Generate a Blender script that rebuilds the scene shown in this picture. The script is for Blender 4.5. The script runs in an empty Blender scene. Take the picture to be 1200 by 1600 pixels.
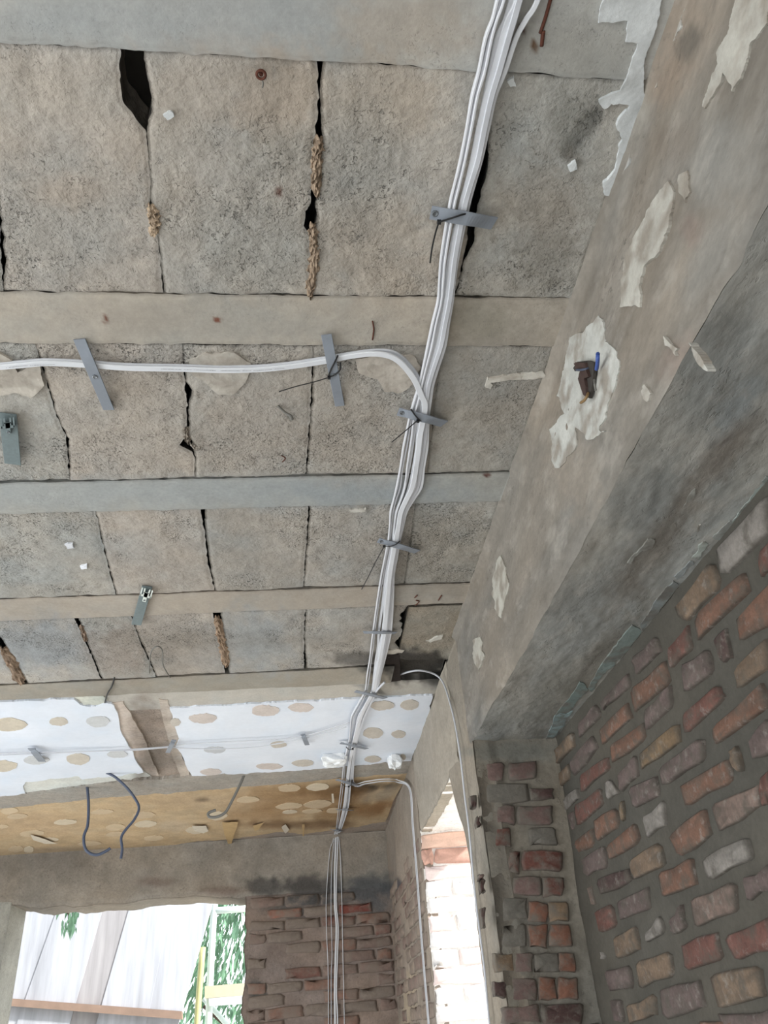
import bpy, math, random
import numpy as np
from mathutils import Vector, Matrix
from mathutils.geometry import delaunay_2d_cdt

random.seed(7)
SC = bpy.context.scene
COL = SC.collection

# ------------------------------------------------------------------ camera
FPX = 1220.44                                   # focal length in pixels of the 1200 x 1600 frame
PITCH, YAW, ROLL = (math.radians(a) for a in (33.3246, -7.0247, -4.9249))
def cam_axes():
    cp, sp = math.cos(PITCH), math.sin(PITCH); cy, sy = math.cos(YAW), math.sin(YAW)
    f = np.array([-sy*cp, cy*cp, sp]); r = np.array([cy, sy, 0.0]); u = np.cross(r, f)
    cr, sr = math.cos(ROLL), math.sin(ROLL)
    return cr*r + sr*u, -sr*r + cr*u, f
CR, CU, CF = cam_axes()
cam = bpy.data.objects.new('camera', bpy.data.cameras.new('camera'))
COL.objects.link(cam)
cam.matrix_world = Matrix(((CR[0], CU[0], -CF[0], 0), (CR[1], CU[1], -CF[1], 0), (CR[2], CU[2], -CF[2], 0), (0, 0, 0, 1)))
cam.data.sensor_fit = 'VERTICAL'; cam.data.sensor_height = 24.0; cam.data.sensor_width = 18.0
cam.data.lens = FPX/1600*24.0
cam.data.clip_start = 0.02; cam.data.clip_end = 200
SC.camera = cam

# ------------------------------------------------------------------ sky, lights, exposure
w = bpy.data.worlds.new('overcast_sky'); SC.world = w; w.use_nodes = True
bg = w.node_tree.nodes['Background']
bg.inputs[0].default_value = (0.90, 0.96, 1.0, 1); bg.inputs[1].default_value = 2.4
sun = bpy.data.lights.new('sun', 'SUN'); sun.energy = 9.0; sun.angle = math.radians(4); sun.color = (1.0, 0.985, 0.96)
so = bpy.data.objects.new('sun', sun); COL.objects.link(so); so.rotation_euler = Vector((-0.75, 0.36, -0.55)).to_track_quat('-Z', 'Y').to_euler()
def area(name, loc, rot, sx, sy, power, col=(0.89, 0.95, 1.0)):
    l = bpy.data.lights.new(name, 'AREA'); l.shape = 'RECTANGLE'; l.size = sx; l.size_y = sy
    l.energy = power; l.color = col
    o = bpy.data.objects.new(name, l); COL.objects.link(o); o.location = loc; o.rotation_euler = rot
    return o
R90 = math.pi/2
# daylight through the two big openings of the left wall and the open back of the room
area('daylight_left_near', (-3.15, 0.2, -0.25), (0, -R90, 0), 1.7, 2.2, 66)
area('daylight_left_far', (-3.15, 3.3, -0.25), (0, -R90, 0), 1.7, 2.4, 58)
area('daylight_back', (-1.2, -2.75, -0.4), (R90, 0, 0), 2.6, 1.9, 44)
SC.view_settings.view_transform = 'Standard'; SC.view_settings.look = 'None'
SC.view_settings.gamma = 1.0; SC.view_settings.use_curve_mapping = False
SC.view_settings.exposure = 0.0
SC.cycles.max_bounces = 8; SC.cycles.diffuse_bounces = 5
SC.cycles.use_denoising = True

# ------------------------------------------------------------------ pixel <-> world helpers (numbers read off the photograph)
ZC, XB, ZB, XW, YP, YF = 1.17, 0.544, 0.775, 0.83, 2.58, 5.95   # ceiling, beam side, beam underside, right wall, pier, far wall
def ray(x, y): return CF + CR*(x-600)/FPX + CU*(800-y)/FPX
def hit(x, y, axis, c):
    d = ray(x, y); return d*(c/d[axis])
def ceil(x, y, drop=0.0): return hit(x, y, 2, ZC-drop)
def corner(x, y, off=0.0):                       # ceiling left of the beam, beam side right of it
    p = hit(x, y, 2, ZC-off)
    return p if p[0] < XB-off else hit(x, y, 0, XB-off)
def project(P):
    z = P @ CF; z = np.where(np.abs(z) < 1e-6, 1e-6, z)
    return np.stack([600+FPX*(P@CR)/z, 800-FPX*(P@CU)/z, z], -1)

# ------------------------------------------------------------------ noise
def vnoise(x, y, seed=0):
    xi = np.floor(x).astype(np.int64); yi = np.floor(y).astype(np.int64)
    fx = x-xi; fy = y-yi; fx = fx*fx*(3-2*fx); fy = fy*fy*(3-2*fy)
    def h(a, b):
        n = (a*374761393 + b*668265263 + seed*974634777) & 0xffffffff
        n = ((n ^ (n >> 13))*1274126177) & 0xffffffff
        n = (n ^ (n >> 16)) & 0xffffff
        return n/float(0xffffff)
    return (h(xi, yi)*(1-fx)+h(xi+1, yi)*fx)*(1-fy) + (h(xi, yi+1)*(1-fx)+h(xi+1, yi+1)*fx)*fy
def fbm(x, y, seed=0, octv=4, gain=0.5):
    x = np.asarray(x, float); y = np.asarray(y, float); a = 1.0; s = 0.0; t = 0.0
    for k in range(octv):
        s = s + a*(vnoise(x*2**k+k*17.3, y*2**k-k*9.1, seed+k)-0.5); t += a; a *= gain
    return s/t*2                                     # about -1..1
def sm(a, b, x): t = np.clip((x-a)/(b-a), 0, 1); return t*t*(3-2*t)
def lin(c):
    c = np.asarray(c, float)/255.0
    return np.where(c <= 0.04045, c/12.92, ((c+0.055)/1.055)**2.4)
def A(c, k=1.0): return lin(c)*k                    # photograph colour -> albedo

# ------------------------------------------------------------------ materials
def new_mat(name):
    m = bpy.data.materials.new(name); m.use_nodes = True
    nt = m.node_tree; b = nt.nodes['Principled BSDF']; return m, nt, b
def N(nt, t, **kw):
    n = nt.nodes.new(t)
    for k, v in kw.items():
        if k in n.inputs.keys() if isinstance(k, str) else False: n.inputs[k].default_value = v
        else: setattr(n, k, v)
    return n
def ramp(nt, src, pts):
    r = nt.nodes.new('ShaderNodeValToRGB'); e = r.color_ramp.elements
    e[0].position, e[0].color = pts[0][0], (pts[0][1],)*3+(1,)
    e[1].position, e[1].color = pts[1][0], (pts[1][1],)*3+(1,)
    nt.links.new(src, r.inputs[0]); return r.outputs[0]
def math_n(nt, op, a, b):
    n = nt.nodes.new('ShaderNodeMath'); n.operation = op
    for i, v in ((0, a), (1, b)):
        if isinstance(v, (int, float)): n.inputs[i].default_value = v
        else: nt.links.new(v, n.inputs[i])
    return n.outputs[0]
def mixc(nt, fac, a, b, mode='MIX'):
    n = nt.nodes.new('ShaderNodeMix'); n.data_type = 'RGBA'; n.blend_type = mode
    for i, v in ((0, fac), (6, a), (7, b)):
        if isinstance(v, (int, float)): n.inputs[i].default_value = v
        elif isinstance(v, tuple): n.inputs[i].default_value = v
        else: nt.links.new(v, n.inputs[i])
    return n.outputs[2]
def masonry(name, fine=120.0, var=0.22, bump=0.6, dist=0.004, pits=True, pit_scale=150.0, smear=None, rough=0.93, stretch=(1, 1, 1)):
    """Colour comes from the 'Col' attribute (alpha = how pitted), with fine grain, pits and relief in world space."""
    m, nt, b = new_mat(name); L = nt.links.new
    at = nt.nodes.new('ShaderNodeAttribute'); at.attribute_name = 'Col'
    geo = nt.nodes.new('ShaderNodeNewGeometry')
    mp = nt.nodes.new('ShaderNodeMapping'); mp.inputs['Scale'].default_value = stretch
    L(geo.outputs['Position'], mp.inputs[0]); P = mp.outputs[0]
    n1 = N(nt, 'ShaderNodeTexNoise', Scale=fine, Detail=6.0, Roughness=0.65); L(P, n1.inputs['Vector'])
    n2 = N(nt, 'ShaderNodeTexNoise', Scale=fine*0.18, Detail=5.0, Roughness=0.6); L(P, n2.inputs['Vector'])
    f1 = nt.nodes.new('ShaderNodeMapRange'); L(n1.outputs[0], f1.inputs[0])
    f1.inputs[1].default_value = 0.25; f1.inputs[2].default_value = 0.75; f1.inputs[3].default_value = 1-var; f1.inputs[4].default_value = 1+var*0.7
    f2 = nt.nodes.new('ShaderNodeMapRange'); L(n2.outputs[0], f2.inputs[0])
    f2.inputs[1].default_value = 0.3; f2.inputs[2].default_value = 0.7; f2.inputs[3].default_value = 1-var*0.6; f2.inputs[4].default_value = 1+var*0.5
    fac = math_n(nt, 'MULTIPLY', f1.outputs[0], f2.outputs[0])
    c = mixc(nt, 1.0, at.outputs['Color'], fac, 'MULTIPLY')
    n6 = N(nt, 'ShaderNodeTexNoise', Scale=fine*0.5, Detail=5.0, Roughness=0.7, Distortion=0.4); L(P, n6.inputs['Vector'])
    h = math_n(nt, 'ADD', math_n(nt, 'MULTIPLY', n1.outputs[0], 0.35), math_n(nt, 'MULTIPLY', n2.outputs[0], 1.1) if not pits else math_n(nt, 'MULTIPLY', n2.outputs[0], math_n(nt, 'ADD', 0.6, math_n(nt, 'MULTIPLY', at.outputs['Alpha'], 0.6))))
    if pits: h = math_n(nt, 'ADD', h, math_n(nt, 'MULTIPLY', n6.outputs[0], math_n(nt, 'ADD', 0.08, math_n(nt, 'MULTIPLY', at.outputs['Alpha'], 1.1))))
    else: h = math_n(nt, 'ADD', h, math_n(nt, 'MULTIPLY', n6.outputs[0], 0.7))
    if smear:                                        # mortar smeared over brick faces
        n7 = N(nt, 'ShaderNodeTexNoise', Scale=smear[1]*1.7, Detail=6.0, Roughness=0.7); L(P, n7.inputs['Vector'])
        if len(smear) > 4: c = mixc(nt, ramp(nt, n7.outputs[0], ((0.55, 0.0), (0.68, smear[5]))), c, tuple(smear[4])+(1,))
        n4 = N(nt, 'ShaderNodeTexNoise', Scale=smear[1], Detail=5.0, Roughness=0.62); L(P, n4.inputs['Vector'])
        fm = ramp(nt, n4.outputs[0], ((smear[2], 0.0), (smear[2]+0.16, smear[3])))
        c = mixc(nt, fm, c, tuple(smear[0])+(1,))
        h = math_n(nt, 'ADD', h, math_n(nt, 'MULTIPLY', fm, 0.25))
    if pits:
        n3 = N(nt, 'ShaderNodeTexNoise', Scale=pit_scale, Detail=3.0, Roughness=0.55, Distortion=0.6); L(P, n3.inputs['Vector'])
        n5 = N(nt, 'ShaderNodeTexNoise', Scale=pit_scale*0.16, Detail=3.0, Roughness=0.6); L(P, n5.inputs['Vector'])
        cl = ramp(nt, n5.outputs[0], ((0.42, 0.12), (0.62, 1.0)))
        p0 = ramp(nt, n3.outputs[0], ((0.34, 1.0), (0.42, 0.0)))
        am = math_n(nt, 'MULTIPLY', cl, at.outputs['Alpha'])
        pm = math_n(nt, 'MULTIPLY', p0, am)
        c = mixc(nt, math_n(nt, 'MULTIPLY', pm, 0.72), c, (0.045, 0.043, 0.04, 1))
        h = math_n(nt, 'SUBTRACT', h, math_n(nt, 'MULTIPLY', pm, 0.9))
        # coarse crumbly aggregate wherever the face is pitted
        vo = N(nt, 'ShaderNodeTexVoronoi', Scale=pit_scale*1.25); L(P, vo.inputs['Vector'])
        h = math_n(nt, 'SUBTRACT', h, math_n(nt, 'MULTIPLY', math_n(nt, 'MULTIPLY', vo.outputs['Distance'], am), 0.4))
    bp = nt.nodes.new('ShaderNodeBump'); bp.inputs['Strength'].default_value = bump; bp.inputs['Distance'].default_value = dist
    L(h, bp.inputs['Height']); L(bp.outputs[0], b.inputs['Normal'])
    L(c, b.inputs['Base Color']); b.inputs['Roughness'].default_value = rough
    b.inputs['Specular IOR Level'].default_value = 0.2
    return m
def plain(name, col, rough=0.5, metal=0.0, spec=0.4, var=0.0, scale=60.0, bump=0.0):
    m, nt, b = new_mat(name); b.inputs['Roughness'].default_value = rough; b.inputs['Metallic'].default_value = metal
    b.inputs['Specular IOR Level'].default_value = spec
    n = N(nt, 'ShaderNodeTexNoise', Scale=scale, Detail=4.0)
    g = nt.nodes.new('ShaderNodeNewGeometry'); nt.links.new(g.outputs['Position'], n.inputs['Vector'])
    lo = tuple(max(0, c*(1-var)) for c in col)+(1,); hi = tuple(min(1, c*(1+var)) for c in col)+(1,)
    nt.links.new(mixc(nt, n.outputs[0], lo, hi), b.inputs['Base Color'])
    if bump:
        bp = nt.nodes.new('ShaderNodeBump'); bp.inputs['Strength'].default_value = bump; bp.inputs['Distance'].default_value = 0.002
        nt.links.new(n.outputs[0], bp.inputs['Height']); nt.links.new(bp.outputs[0], b.inputs['Normal'])
    return m
M_CONC = masonry('weathered_concrete_block', fine=130, var=0.17, bump=1.0, dist=0.0055, pit_scale=150)
M_RIB = masonry('smooth_rib_concrete', fine=110, var=0.12, bump=0.35, dist=0.003, pit_scale=230)
M_BEAM = masonry('scraped_beam_plaster', fine=90, var=0.16, bump=0.5, dist=0.004, pit_scale=120, stretch=(1, 0.5, 1), smear=(A((160, 155, 147), 1.0), 16.0, 0.54, 0.5, A((96, 90, 84), 1.0), 0.4))
M_WALL = masonry('rough_render', fine=70, var=0.2, bump=0.6, dist=0.006, pit_scale=90)
M_MORTAR = masonry('grey_mortar', fine=80, var=0.14, bump=0.5, dist=0.004, pits=False)
M_BRICK = masonry('old_brick', fine=110, var=0.25, bump=0.5, dist=0.003, pits=False, smear=(A((84, 79, 72), 0.9), 24.0, 0.5, 0.75, A((144, 137, 130), 0.75), 0.6))
M_PIER = masonry('old_pier_brick', fine=90, var=0.25, bump=0.6, dist=0.004, pits=False, smear=(A((110, 105, 97), 0.9), 18.0, 0.48, 0.85, A((132, 126, 118), 0.9), 0.5))
M_FARBRICK = masonry('plastered_far_brick', fine=50, var=0.22, bump=0.6, dist=0.006, pits=False, smear=(A((124, 112, 103), 1.0), 10.0, 0.45, 0.8))
M_PATCH = masonry('lime_plaster_remains', fine=120, var=0.12, bump=0.4, dist=0.003, pits=False)
M_PAINT = masonry('white_ceiling_paint', fine=40, var=0.04, bump=0.12, dist=0.002, pits=False, rough=0.7)
M_FILL = masonry('crumpled_tan_packing', fine=160, var=0.35, bump=0.8, dist=0.004, pits=False)
M_VOID = plain('dark_void_concrete', tuple(A((58, 54, 50))), 0.95, var=0.3)
M_SHELL = plain('shell_render', tuple(A((186, 184, 180))), 0.95, var=0.15, scale=8)
M_FLOOR = plain('dusty_screed', tuple(A((196, 193, 188))), 0.95, var=0.15, scale=6)
M_CABLE = plain('white_cable_sheath', tuple(A((208, 210, 215))), 0.42, spec=0.4, var=0.03, scale=30)
M_CABLE2 = plain('grey_white_cable_sheath', tuple(A((190, 192, 198))), 0.42, spec=0.4, var=0.04, scale=30)
M_STRAP = plain('grey_plastic_strap', tuple(A((128, 134, 143))), 0.5, spec=0.4, var=0.08, scale=90)
M_STRAP2 = plain('galvanised_strap', tuple(A((110, 122, 124))), 0.55, metal=0.2, spec=0.4, var=0.2, scale=120)
M_TIE = plain('black_nylon_tie', tuple(A((28, 28, 30))), 0.45)
M_SCREW = plain('zinc_screw', tuple(A((120, 124, 128))), 0.4, metal=0.7, var=0.1)
M_CLIP = plain('white_plastic_clip', tuple(A((215, 222, 216))), 0.5)
M_RUST = plain('rusty_iron', tuple(A((84, 48, 36))), 0.9, var=0.4, scale=200, bump=0.5)
M_WIRE = plain('blue_grey_wire', tuple(A((66, 74, 92))), 0.5, var=0.1)
M_GREYWIRE = plain('dull_grey_wire', tuple(A((105, 103, 98))), 0.6, var=0.1)
M_INK = plain('black_print', tuple(A((70, 72, 76))), 0.7)
M_BLUE = plain('blue_insulation', tuple(A((60, 84, 150))), 0.5, var=0.2)
M_BROWNTAPE = plain('brown_oily_tape', tuple(A((62, 46, 42))), 0.6, var=0.3, scale=150)
M_TAN = plain('tan_insulation', tuple(A((125, 100, 66))), 0.6, var=0.2)

# ------------------------------------------------------------------ mesh helpers
def link(o, parent=None, kind=None, label=None, cat=None, group=None):
    COL.objects.link(o)
    if parent: o.parent = parent
    if kind: o['kind'] = kind
    if label: o['label'] = label
    if cat: o['category'] = cat
    if group: o['group'] = group
    return o
def mesh_obj(name, verts, faces, mat, parent=None, cols=None, smooth=False, **kw):
    me = bpy.data.meshes.new(name)
    me.from_pydata([tuple(v) for v in np.asarray(verts, float)], [], [tuple(int(i) for i in f) for f in faces]); me.update()
    if cols is not None:
        ca = me.color_attributes.new('Col', 'FLOAT_COLOR', 'POINT')
        ca.data.foreach_set('color', np.asarray(cols, np.float32).ravel())
    if smooth: me.polygons.foreach_set('use_smooth', np.ones(len(me.polygons), bool))
    if mat: me.materials.append(mat)
    o = bpy.data.objects.new(name, me)
    return link(o, parent, **kw)
def thing(name, loc, label, cat, group=None, kind=None):
    o = bpy.data.objects.new(name, None); o.empty_display_size = 0.05; o.location = loc
    return link(o, None, kind, label, cat, group)
def place(child, parent):                          # keep world coordinates under an Empty that has a location
    child.parent = parent; child.matrix_parent_inverse = Matrix.Translation(-Vector(parent.location)); return child
def rgba(c, a=0.0, n=1): return np.tile(np.append(c, a), (n, 1))

ON = 'c'
STAINS_SHADES = []          # (x, y, rx, ry, angle, albedo, strength, hardness, pit) in photograph pixels, painted on the real surfaces
def stain_shade(x, y, rx, ry, col, s=0.7, ang=0, hard=1.0, pit=None):
    STAINS_SHADES.append((x, y, rx, ry, math.radians(ang), A(col), s, hard, pit, ON))
def apply_stains_shades(P, C, on):
    px = project(P.reshape(-1, 3)); C = C.reshape(-1, 4)
    wob = 0.35*fbm(px[:, 0]/35, px[:, 1]/35, 91, 4)+0.45*fbm(px[:, 0]/11, px[:, 1]/11, 92, 4)
    ok = px[:, 2] > 0.1
    for (x, y, rx, ry, a, col, s, hard, pit, o) in STAINS_SHADES:
        if o != on: continue
        dx, dy = px[:, 0]-x, px[:, 1]-y
        u = (dx*math.cos(a)+dy*math.sin(a))/rx; v = (-dx*math.sin(a)+dy*math.cos(a))/ry
        r = np.sqrt(u*u+v*v)+wob
        m = (s*(1-sm(1-0.6/hard, 1+0.6/hard, r)))*ok
        C[:, :3] = C[:, :3]*(1-m[:, None])+col*m[:, None]
        if pit is not None: C[:, 3] = C[:, 3]*(1-m)+pit*m
    return C
def grid(name, P, C, mat, parent=None, skirt=None, on=None, **kw):
    """P (n, m, 3) vertex positions, C (n, m, 4) colours; skirt = vector the border is carried back along."""
    n, m = P.shape[:2]; C = np.array(C, float)
    if on: C = apply_stains_shades(P, C, on)
    V = P.reshape(-1, 3); C = C.reshape(-1, 4)
    idx = np.arange(n*m).reshape(n, m)
    F = np.stack([idx[:-1, :-1], idx[1:, :-1], idx[1:, 1:], idx[:-1, 1:]], -1).reshape(-1, 4)
    if skirt is not None:
        b = np.concatenate([idx[0, :-1], idx[:-1, -1], idx[-1, :0:-1], idx[:0:-1, 0]])
        k = len(V); V = np.concatenate([V, V[b]+np.array(skirt)]); C = np.concatenate([C, C[b]])
        j = np.arange(len(b)); j2 = (j+1) % len(b)
        F = np.concatenate([F, np.stack([b[j2], b[j], k+j, k+j2], -1)])
    me = bpy.data.meshes.new(name)
    me.vertices.add(len(V)); me.vertices.foreach_set('co', V.ravel())
    me.loops.add(len(F)*4); me.loops.foreach_set('vertex_index', F.ravel().astype(np.int32))
    me.polygons.add(len(F)); me.polygons.foreach_set('loop_start', (np.arange(len(F))*4).astype(np.int32))
    me.polygons.foreach_set('loop_total', np.full(len(F), 4, np.int32))
    me.polygons.foreach_set('use_smooth', np.ones(len(F), bool))
    me.update(calc_edges=True)
    ca = me.color_attributes.new('Col', 'FLOAT_COLOR', 'POINT'); ca.data.foreach_set('color', C.astype(np.float32).ravel())
    me.materials.append(mat); me.validate()
    o = bpy.data.objects.new(name, me)
    return link(o, parent, **kw)
def boxes(name, bl, mat, parent=None, cols=None, **kw):
    V, F = [], []
    for (x0, y0, z0, x1, y1, z1) in bl:
        k = len(V)
        V += [(x0, y0, z0), (x1, y0, z0), (x1, y1, z0), (x0, y1, z0), (x0, y0, z1), (x1, y0, z1), (x1, y1, z1), (x0, y1, z1)]
        F += [tuple(k+i for i in f) for f in ((0, 3, 2, 1), (4, 5, 6, 7), (0, 1, 5, 4), (1, 2, 6, 5), (2, 3, 7, 6), (3, 0, 4, 7))]
    if cols is not None: cols = rgba(cols, 0.3, len(V))
    return mesh_obj(name, V, F, mat, parent, cols=cols, **kw)
def ragged(pts, jit=2.0, step=6.0, seed=0, closed=True):
    """Photo outline refined and made ragged at several scales (pixels)."""
    out = []; n = len(pts); step = min(step, 2.6); s = 0.0
    for i in range(n if closed else n-1):
        a, b = np.array(pts[i], float), np.array(pts[(i+1) % n], float); L = np.linalg.norm(b-a); k = max(1, int(L/step))
        nrm = np.array([-(b-a)[1], (b-a)[0]])/max(L, 1e-6)
        for j in range(k):
            t = j/k; env = min(1, 3*min(t, 1-t)+0.25); d = jit*env*(2.4*float(fbm(np.array([(s+t*L)/18]), np.array([seed*3.7]), 17, 5, 0.62)[0]))
            out.append(a+(b-a)*t+nrm*d)
        s += L
    return out
def patch(name, pts, mapf, normal, mat, parent, col, lift=0.003, thick=0.006, var=0.12, spacing=0.008, jit=1.5, step=6.0, seed=0, disp=None, label=None, on=None, under=None):
    """A thin layer with a ragged outline that lies on a surface. mapf maps photo pixel -> surface point; normal points into the room."""
    ol = ragged(pts, jit, step, seed); W = np.array([mapf(*p) for p in ol]); nrm = np.array(normal, float)
    ax = [i for i in range(3) if i != int(np.argmax(np.abs(nrm)))]
    xy = W[:, ax]; lo, hi = xy.min(0), xy.max(0)
    gx, gy = np.meshgrid(np.arange(lo[0], hi[0], spacing), np.arange(lo[1], hi[1], spacing)); G = np.stack([gx.ravel(), gy.ravel()], 1)
    rs = np.random.RandomState(seed); G = G+rs.uniform(-.3, .3, G.shape)*spacing
    nb = len(xy)
    vs = [Vector((float(a), float(b))) for a, b in np.concatenate([xy, G])]
    try: r = delaunay_2d_cdt(vs, [], [list(range(nb))], 1, 1e-6)
    except Exception: return None
    V2 = np.array([(v.x, v.y) for v in r[0]]); F = [tuple(f) for f in r[2]]
    if not F: return None
    used = sorted(set(i for f in F for i in f)); mp = {u: i for i, u in enumerate(used)}
    V2 = V2[used]; F = [tuple(mp[i] for i in f) for f in F]
    V = np.zeros((len(V2), 3)); V[:, ax] = V2; V[:, int(np.argmax(np.abs(nrm)))] = W[:, int(np.argmax(np.abs(nrm)))].mean()
    d = lift+0.0012*fbm(V2[:, 0]*40, V2[:, 1]*40, seed+3)
    if disp is not None: d = d+disp(V)
    V = V+nrm*d[:, None]
    cnt = {}
    for f in F:
        for a, b in ((f[0], f[1]), (f[1], f[2]), (f[2], f[0])): cnt[(a, b)] = 1
    be = [(a, b) for (a, b) in cnt if (b, a) not in cnt]
    C = np.concatenate([np.tile(col, (len(V), 1))*(1+var*fbm(V2[:, 0]*25, V2[:, 1]*25, seed+9)[:, None]), np.zeros((len(V), 1))], 1)
    if under is not None:
        m = np.clip(0.3+1.5*fbm(V2[:, 0]*26, V2[:, 1]*44, seed+21, 5), 0, 0.85)[:, None]; C[:, :3] = C[:, :3]*(1-m)+np.array(under)*m
    if on: C = apply_stains_shades(V, C, on)
    bi = sorted(set(i for e in be for i in e)); k = len(V); bm = {b: k+i for i, b in enumerate(bi)}
    V = np.concatenate([V, V[bi]-nrm*thick]); C = np.concatenate([C, C[bi]])
    F = F+[(a, bm[a], bm[b], b) for a, b in be]
    f0 = F[0]; nn = np.cross(V[f0[1]]-V[f0[0]], V[f0[2]]-V[f0[0]])
    if nn @ nrm < 0: F = [tuple(reversed(f)) for f in F]
    o = mesh_obj(name, V, F, mat, parent, cols=C)
    if label: o['label'] = label
    return o
def catmull(pts, sub=6):
    P = np.array(pts, float); out = []
    for i in range(len(P)-1):
        p0, p1, p2, p3 = P[max(i-1, 0)], P[i], P[i+1], P[min(i+2, len(P)-1)]
        for j in range(sub):
            t = j/sub
            out.append(0.5*((2*p1)+(-p0+p2)*t+(2*p0-5*p1+4*p2-p3)*t*t+(-p0+3*p1-3*p2+p3)*t**3))
    out.append(P[-1]); return np.array(out)
def sweep(pts, nrms, wdt, hgt, round_n=8, taper=False):
    """Flat cable: rounded section wdt x hgt (hgt along the normal) carried along pts. Returns verts, faces."""
    P = np.array(pts); NR = np.array(nrms); V, F = [], []
    T = np.gradient(P, axis=0); T /= np.linalg.norm(T, axis=1)[:, None]+1e-12
    sec = []
    cx, cy = 1-min(0.5, 0.22*hgt/max(wdt, hgt)*2), 1-min(0.5, 0.22*wdt/max(wdt, hgt)*2)
    sec = [(cx, 1), (-cx, 1), (-1, cy), (-1, -cy), (-cx, -1), (cx, -1), (1, -cy), (1, cy)][::-1]; round_n = 8
    for i in range(len(P)):
        n = NR[i]-T[i]*(NR[i]@T[i]); n = n/(np.linalg.norm(n)+1e-12); s = np.cross(T[i], n)
        for (a, b) in sec: V.append(P[i]+s*a*wdt/2+n*b*hgt/2)
    k = round_n
    for i in range(len(P)-1):
        for j in range(k): F.append((i*k+j, i*k+(j+1) % k, (i+1)*k+(j+1) % k, (i+1)*k+j))
    F.append(tuple(range(k-1, -1, -1))); F.append(tuple((len(P)-1)*k+j for j in range(k)))
    return V, F
def tube(name, pts, rad, mat, parent=None, sub=6, n=8, **kw):
    P = catmull(pts, sub); T = np.gradient(P, axis=0); up = np.array([0.31, 0.17, 0.93]); V, F = [], []
    for i, p in enumerate(P):
        t = T[i]/(np.linalg.norm(T[i])+1e-12); s = np.cross(t, up); s /= np.linalg.norm(s)+1e-12; u = np.cross(s, t)
        r = rad[0]+(rad[1]-rad[0])*i/(len(P)-1) if isinstance(rad, tuple) else rad
        for k in range(n): a = 2*math.pi*k/n; V.append(p+s*math.cos(a)*r+u*math.sin(a)*r)
    for i in range(len(P)-1):
        for j in range(n): F.append((i*n+j, i*n+(j+1) % n, (i+1)*n+(j+1) % n, (i+1)*n+j))
    F.append(tuple(range(n-1, -1, -1))); F.append(tuple((len(P)-1)*n+j for j in range(n)))
    return mesh_obj(name, V, F, mat, parent, smooth=True, **kw)
def brick(name, quad, normal, depth, col, mat, parent, seed, jit=0.004, var=0.15, rnd=0.16, npt=12, edge=None):
    """One brick face from four corners in the wall plane: ragged rounded outline, bevelled front, sides carried back into the wall."""
    r = random.Random(seed); q = [np.array(p, float) for p in quad]; n = np.array(normal, float)
    ring = []
    for k in range(4):
        a, b = q[k], q[(k+1) % 4]
        c0, c1 = a+(b-a)*rnd*0.6, b-(b-a)*rnd*0.6
        ring += [c0, (c0+c1)/2, c1]
    c = sum(q)/4; ring = [p+np.array([r.uniform(-jit, jit)*(0 if abs(n[i]) > .5 else 1) for i in range(3)]) for p in ring]
    m = len(ring); V = [p-n*0.03 for p in ring]+[p+n*depth*0.35 for p in ring]
    V += [c+(p-c)*0.82+n*depth*(1+r.uniform(-.25, .25)) for p in ring]+[c+n*depth*1.05]
    F = []
    for k in range(m):
        k2 = (k+1) % m
        F += [(k, k2, m+k2, m+k), (m+k, m+k2, 2*m+k2, 2*m+k), (2*m+k, 2*m+k2, 3*m)]
    V = np.array(V); f = F[2]; nn = np.cross(V[f[1]]-V[f[0]], V[f[2]]-V[f[0]])
    if nn @ n < 0: F = [tuple(reversed(x)) for x in F]
    C = []
    for i in range(len(V)):
        k = 1+r.uniform(-var, var); cc = np.clip(col*k, 0, 1)
        if edge is not None and i < 2*m: e_ = r.uniform(0.45, 0.95); cc = cc*(1-e_)+np.array(edge)*e_
        elif edge is not None and i < 3*m and r.random() < 0.25: cc = cc*0.5+np.array(edge)*0.5
        C.append(np.append(cc, 0))
    return mesh_obj(name, V, F, mat, parent, cols=np.array(C), smooth=True)
# ------------------------------------------------------------------ stains of the surfaces, and some shade painted in (photo pixels)
# ceiling ('c')
stain_shade(330, 30, 420, 55, (150, 152, 152), 0.6); stain_shade(640, 40, 110, 50, (164, 152, 138), 0.6); stain_shade(440, 150, 60, 70, (162, 147, 131), 0.7)
stain_shade(590, 160, 90, 60, (166, 154, 140), 0.6); stain_shade(580, 390, 110, 80, (156, 144, 130), 0.6, pit=0.25); stain_shade(560, 240, 60, 90, (146, 144, 138), 0.5, pit=0.95)
stain_shade(440, 240, 55, 45, (150, 146, 138), 0.5, pit=1.0); stain_shade(400, 390, 95, 80, (150, 148, 142), 0.6, pit=0.85); stain_shade(90, 340, 130, 90, (150, 148, 143), 0.6, pit=0.7)
stain_shade(80, 140, 150, 60, (168, 160, 150), 0.6, pit=0.05); stain_shade(330, 130, 110, 60, (163, 153, 142), 0.6, pit=0.05)
stain_shade(300, 770, 420, 22, (154, 157, 157), 0.75); stain_shade(560, 765, 130, 20, (144, 150, 153), 0.7); stain_shade(80, 772, 60, 18, (158, 160, 158), 0.5)
stain_shade(330, 510, 180, 30, (154, 152, 146), 0.5); stain_shade(200, 500, 120, 24, (158, 149, 138), 0.5)
stain_shade(560, 690, 90, 60, (160, 150, 138), 0.5, pit=0.9); stain_shade(210, 660, 110, 70, (158, 150, 140), 0.5, pit=0.6); stain_shade(400, 670, 80, 60, (158, 149, 139), 0.5, pit=0.5)
stain_shade(910, 205, 14, 55, (58, 58, 56), 0.75, ang=35, hard=1.6, pit=1.0); stain_shade(895, 190, 35, 40, (125, 124, 118), 0.7, pit=0.6)
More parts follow.
